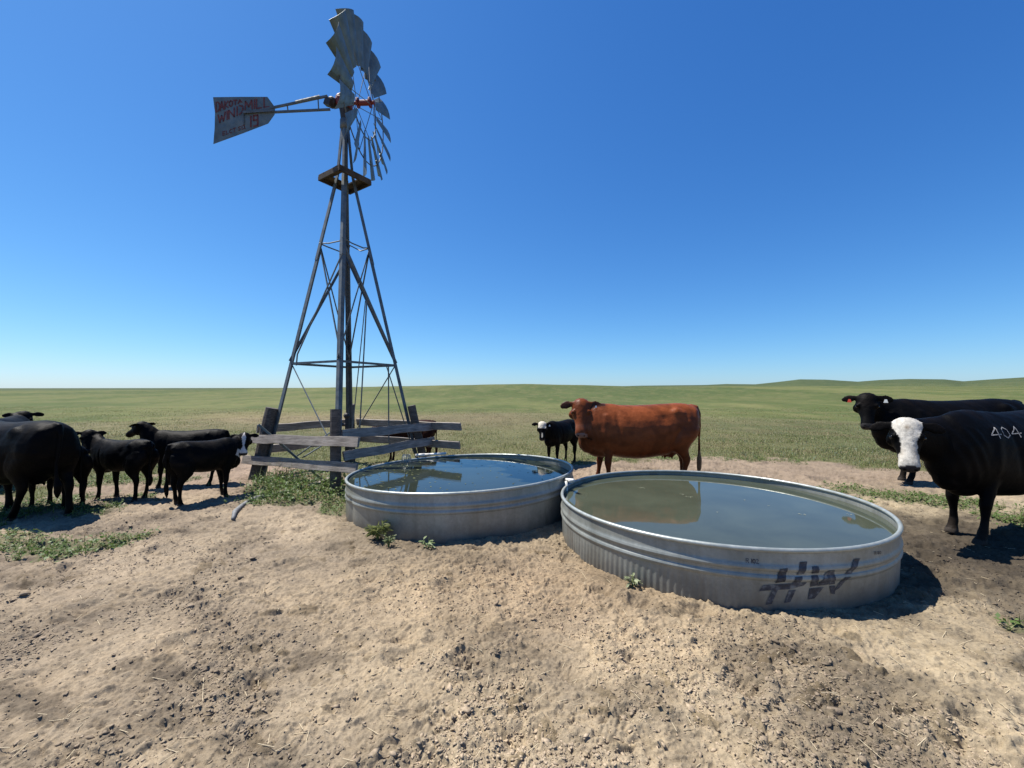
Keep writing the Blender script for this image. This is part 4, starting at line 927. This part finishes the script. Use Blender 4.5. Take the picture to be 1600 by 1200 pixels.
    o = link(name, me, M['redhide' if coat == 'red' else 'hide']); o.location = (loc[0], loc[1], ghs(loc[0], loc[1])+.005); o.rotation_euler = (0, 0, body_yaw); tag(o, label, groupcat, group)
    for s in (-1, 1):
        e = MB(); e.sphere(hd(.158, s*.124, -.022)*S, np.array([.024, .022, .022])*hsize*S, 12, 9); eo = e.build('eye', M['eye'], o, True)
    for s, mt, kind in tags:                           # tag hangs from the ear
        eb, ed, ef = earax[0 if s < 0 else 1]; fw = RM @ A(.25, 0, 1); e = MB(); p = (eb+ed*.11*hsize+fw*.022)*S-EZ*.015; f = fw; r_ = np.cross(EZ, f); r_ /= np.linalg.norm(r_)
        wv = .030 if kind == 'big' else .018; q = [p+r_*(-wv*.5)+f*.02, p+r_*(wv*.5)+f*.02, p+r_*wv-EZ*wv*1.9+f*.025, p-r_*wv-EZ*wv*1.9+f*.025]; q2 = [v-f*.003 for v in q]
        e.add(q+q2, [(0, 1, 2, 3), (7, 6, 5, 4), (0, 4, 5, 1), (1, 5, 6, 2), (2, 6, 7, 3), (3, 7, 4, 0)]); e.build('ear_tag', M[mt], o)
    return o, me
CAM = (0, 0)
pi = math.pi
hdg = lambda x, y: math.atan2(y, x)
# red cow behind the lettered tank
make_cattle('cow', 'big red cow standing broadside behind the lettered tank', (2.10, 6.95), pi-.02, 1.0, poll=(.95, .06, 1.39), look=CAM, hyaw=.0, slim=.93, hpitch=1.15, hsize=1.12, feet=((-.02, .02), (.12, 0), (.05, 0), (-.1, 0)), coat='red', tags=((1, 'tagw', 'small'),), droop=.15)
calf = dict(size=.66, slim=.80, depth=.80, length=.72, udder=False, hsize=.98, groupcat='calf')
make_cattle('calf', 'black calf with a white forehead behind the red cow', (1.05, 9.0), hdg(-.62, -.78), **{**calf, 'size': .70, 'length': .8}, poll=(1.0, 0, 1.33), look=CAM, hpitch=1.1, coat='whitehead', tags=((1, 'tagw', 'small'),))
make_cattle('calf', 'red brown calf half hidden behind the plank fence', (-2.35, 9.35), pi-.05, **{**calf, 'size': .68, 'length': .95}, poll=(1.12, 0, 1.12), hyaw=.1, hpitch=.9, coat='redcalf')
make_cattle('calf', 'black calf with a white blaze looking back beside the left fence post', (-4.42, 6.0), hdg(.45, .9), **{**calf, 'size': .635}, poll=(.86, .0, 1.40), look=CAM, hyaw=-.1, hpitch=1.08, coat='blaze', feet=((.04, 0), (-.06, 0), (.02, 0), (-.05, .03)))
make_cattle('calf', 'black calf with raised head standing behind the blaze faced calf', (-5.42, 6.95), hdg(-.96, -.28), **{**calf, 'size': .68, 'length': .86}, poll=(.92, 0, 1.55), hyaw=-.45, hpitch=.5, coat='black', feet=((.05, 0), (-.02, 0), (.1, 0), (-.12, 0)))
make_cattle('calf', 'black calf with both ears pricked between the big left cow and the raised head calf', (-5.62, 6.0), hdg(-.80, .10), **{**calf, 'size': .635}, poll=(.88, 0, 1.52), look=(-3.0, 0), hyaw=.0, hpitch=1.0, coat='black', feet=((.05, 0), (-.08, 0), (.0, 0), (.12, 0)), tail=.04)
make_cattle('calf', 'black calf nosing in behind the rump of the big left cow', (-6.1, 5.55), hdg(-.98, .2), **{**calf, 'size': .62}, poll=(1.1, 0, 1.10), hyaw=.1, hpitch=.55, coat='black')
make_cattle('cow', 'big black cow at the left edge seen from behind in mid step', (-6.30, 5.25), hdg(-.97, .26), .88, poll=(1.2, 0, 1.1), hpitch=.9, feet=((.1, 0), (-.1, 0), (.36, .0), (-.12, 0)), tail=.05, coat='black', slim=1.08)
make_cattle('cow', 'black cow mostly hidden behind the big left cow, only ears showing', (-8.7, 7.1), hdg(-.5, .8), .825, poll=(.95, 0, 1.40), look=CAM, hpitch=1.05, coat='black')
make_cattle('cow', 'black cow with a red and a white ear tag standing at the back right', (7.48, 7.15), hdg(-1, .03), 1.05, length=1.17, poll=(1.31, .04, 1.41), look=CAM, hyaw=.05, hpitch=1.15, hsize=1.05, coat='black', tags=((-1, 'tagr', 'big'), (1, 'tagw', 'big')), feet=((.1, 0), (-.1, 0), (0, 0), (0, 0)), droop=.1)
wf, wfm = make_cattle('cow', 'black cow with a white face and the brand 404 on its side', (5.40, 4.54), hdg(-.96, -.28), .97, length=1.2, depth=1.04, slim=.9, poll=(1.535, -.05, 1.245), look=CAM, hyaw=.15, hpitch=1.12, hsize=.96, coat='whiteface', droop=.2, feet=((.16, .02), (-.06, .0), (-.1, 0), (.12, .05)))
# brand: ribbons pressed on the left flank (local +Y side)
bv = BVHTree.FromPolygons([v.co for v in wfm.vertices], [tuple(p.vertices) for p in wfm.polygons])
def flank(u, v):
    hit = bv.ray_cast(Vector((u, .9, v+.25)), Vector((0, -1, -.35)).normalized())
    return (hit[0]+hit[1]*.003) if hit[0] else Vector((u, .33, v))
mb = MB()
for ch, x0 in (('4', .74), ('0', .60), ('4', .46)):
    for pl in GL[ch]:
        q = []
        for a, b in pl:
            q.append((x0-a*.17, 1.04+b*.12))
        ribbon(mb, q, .010, flank, .012)
mb.build('brand', M['brand'], wf)
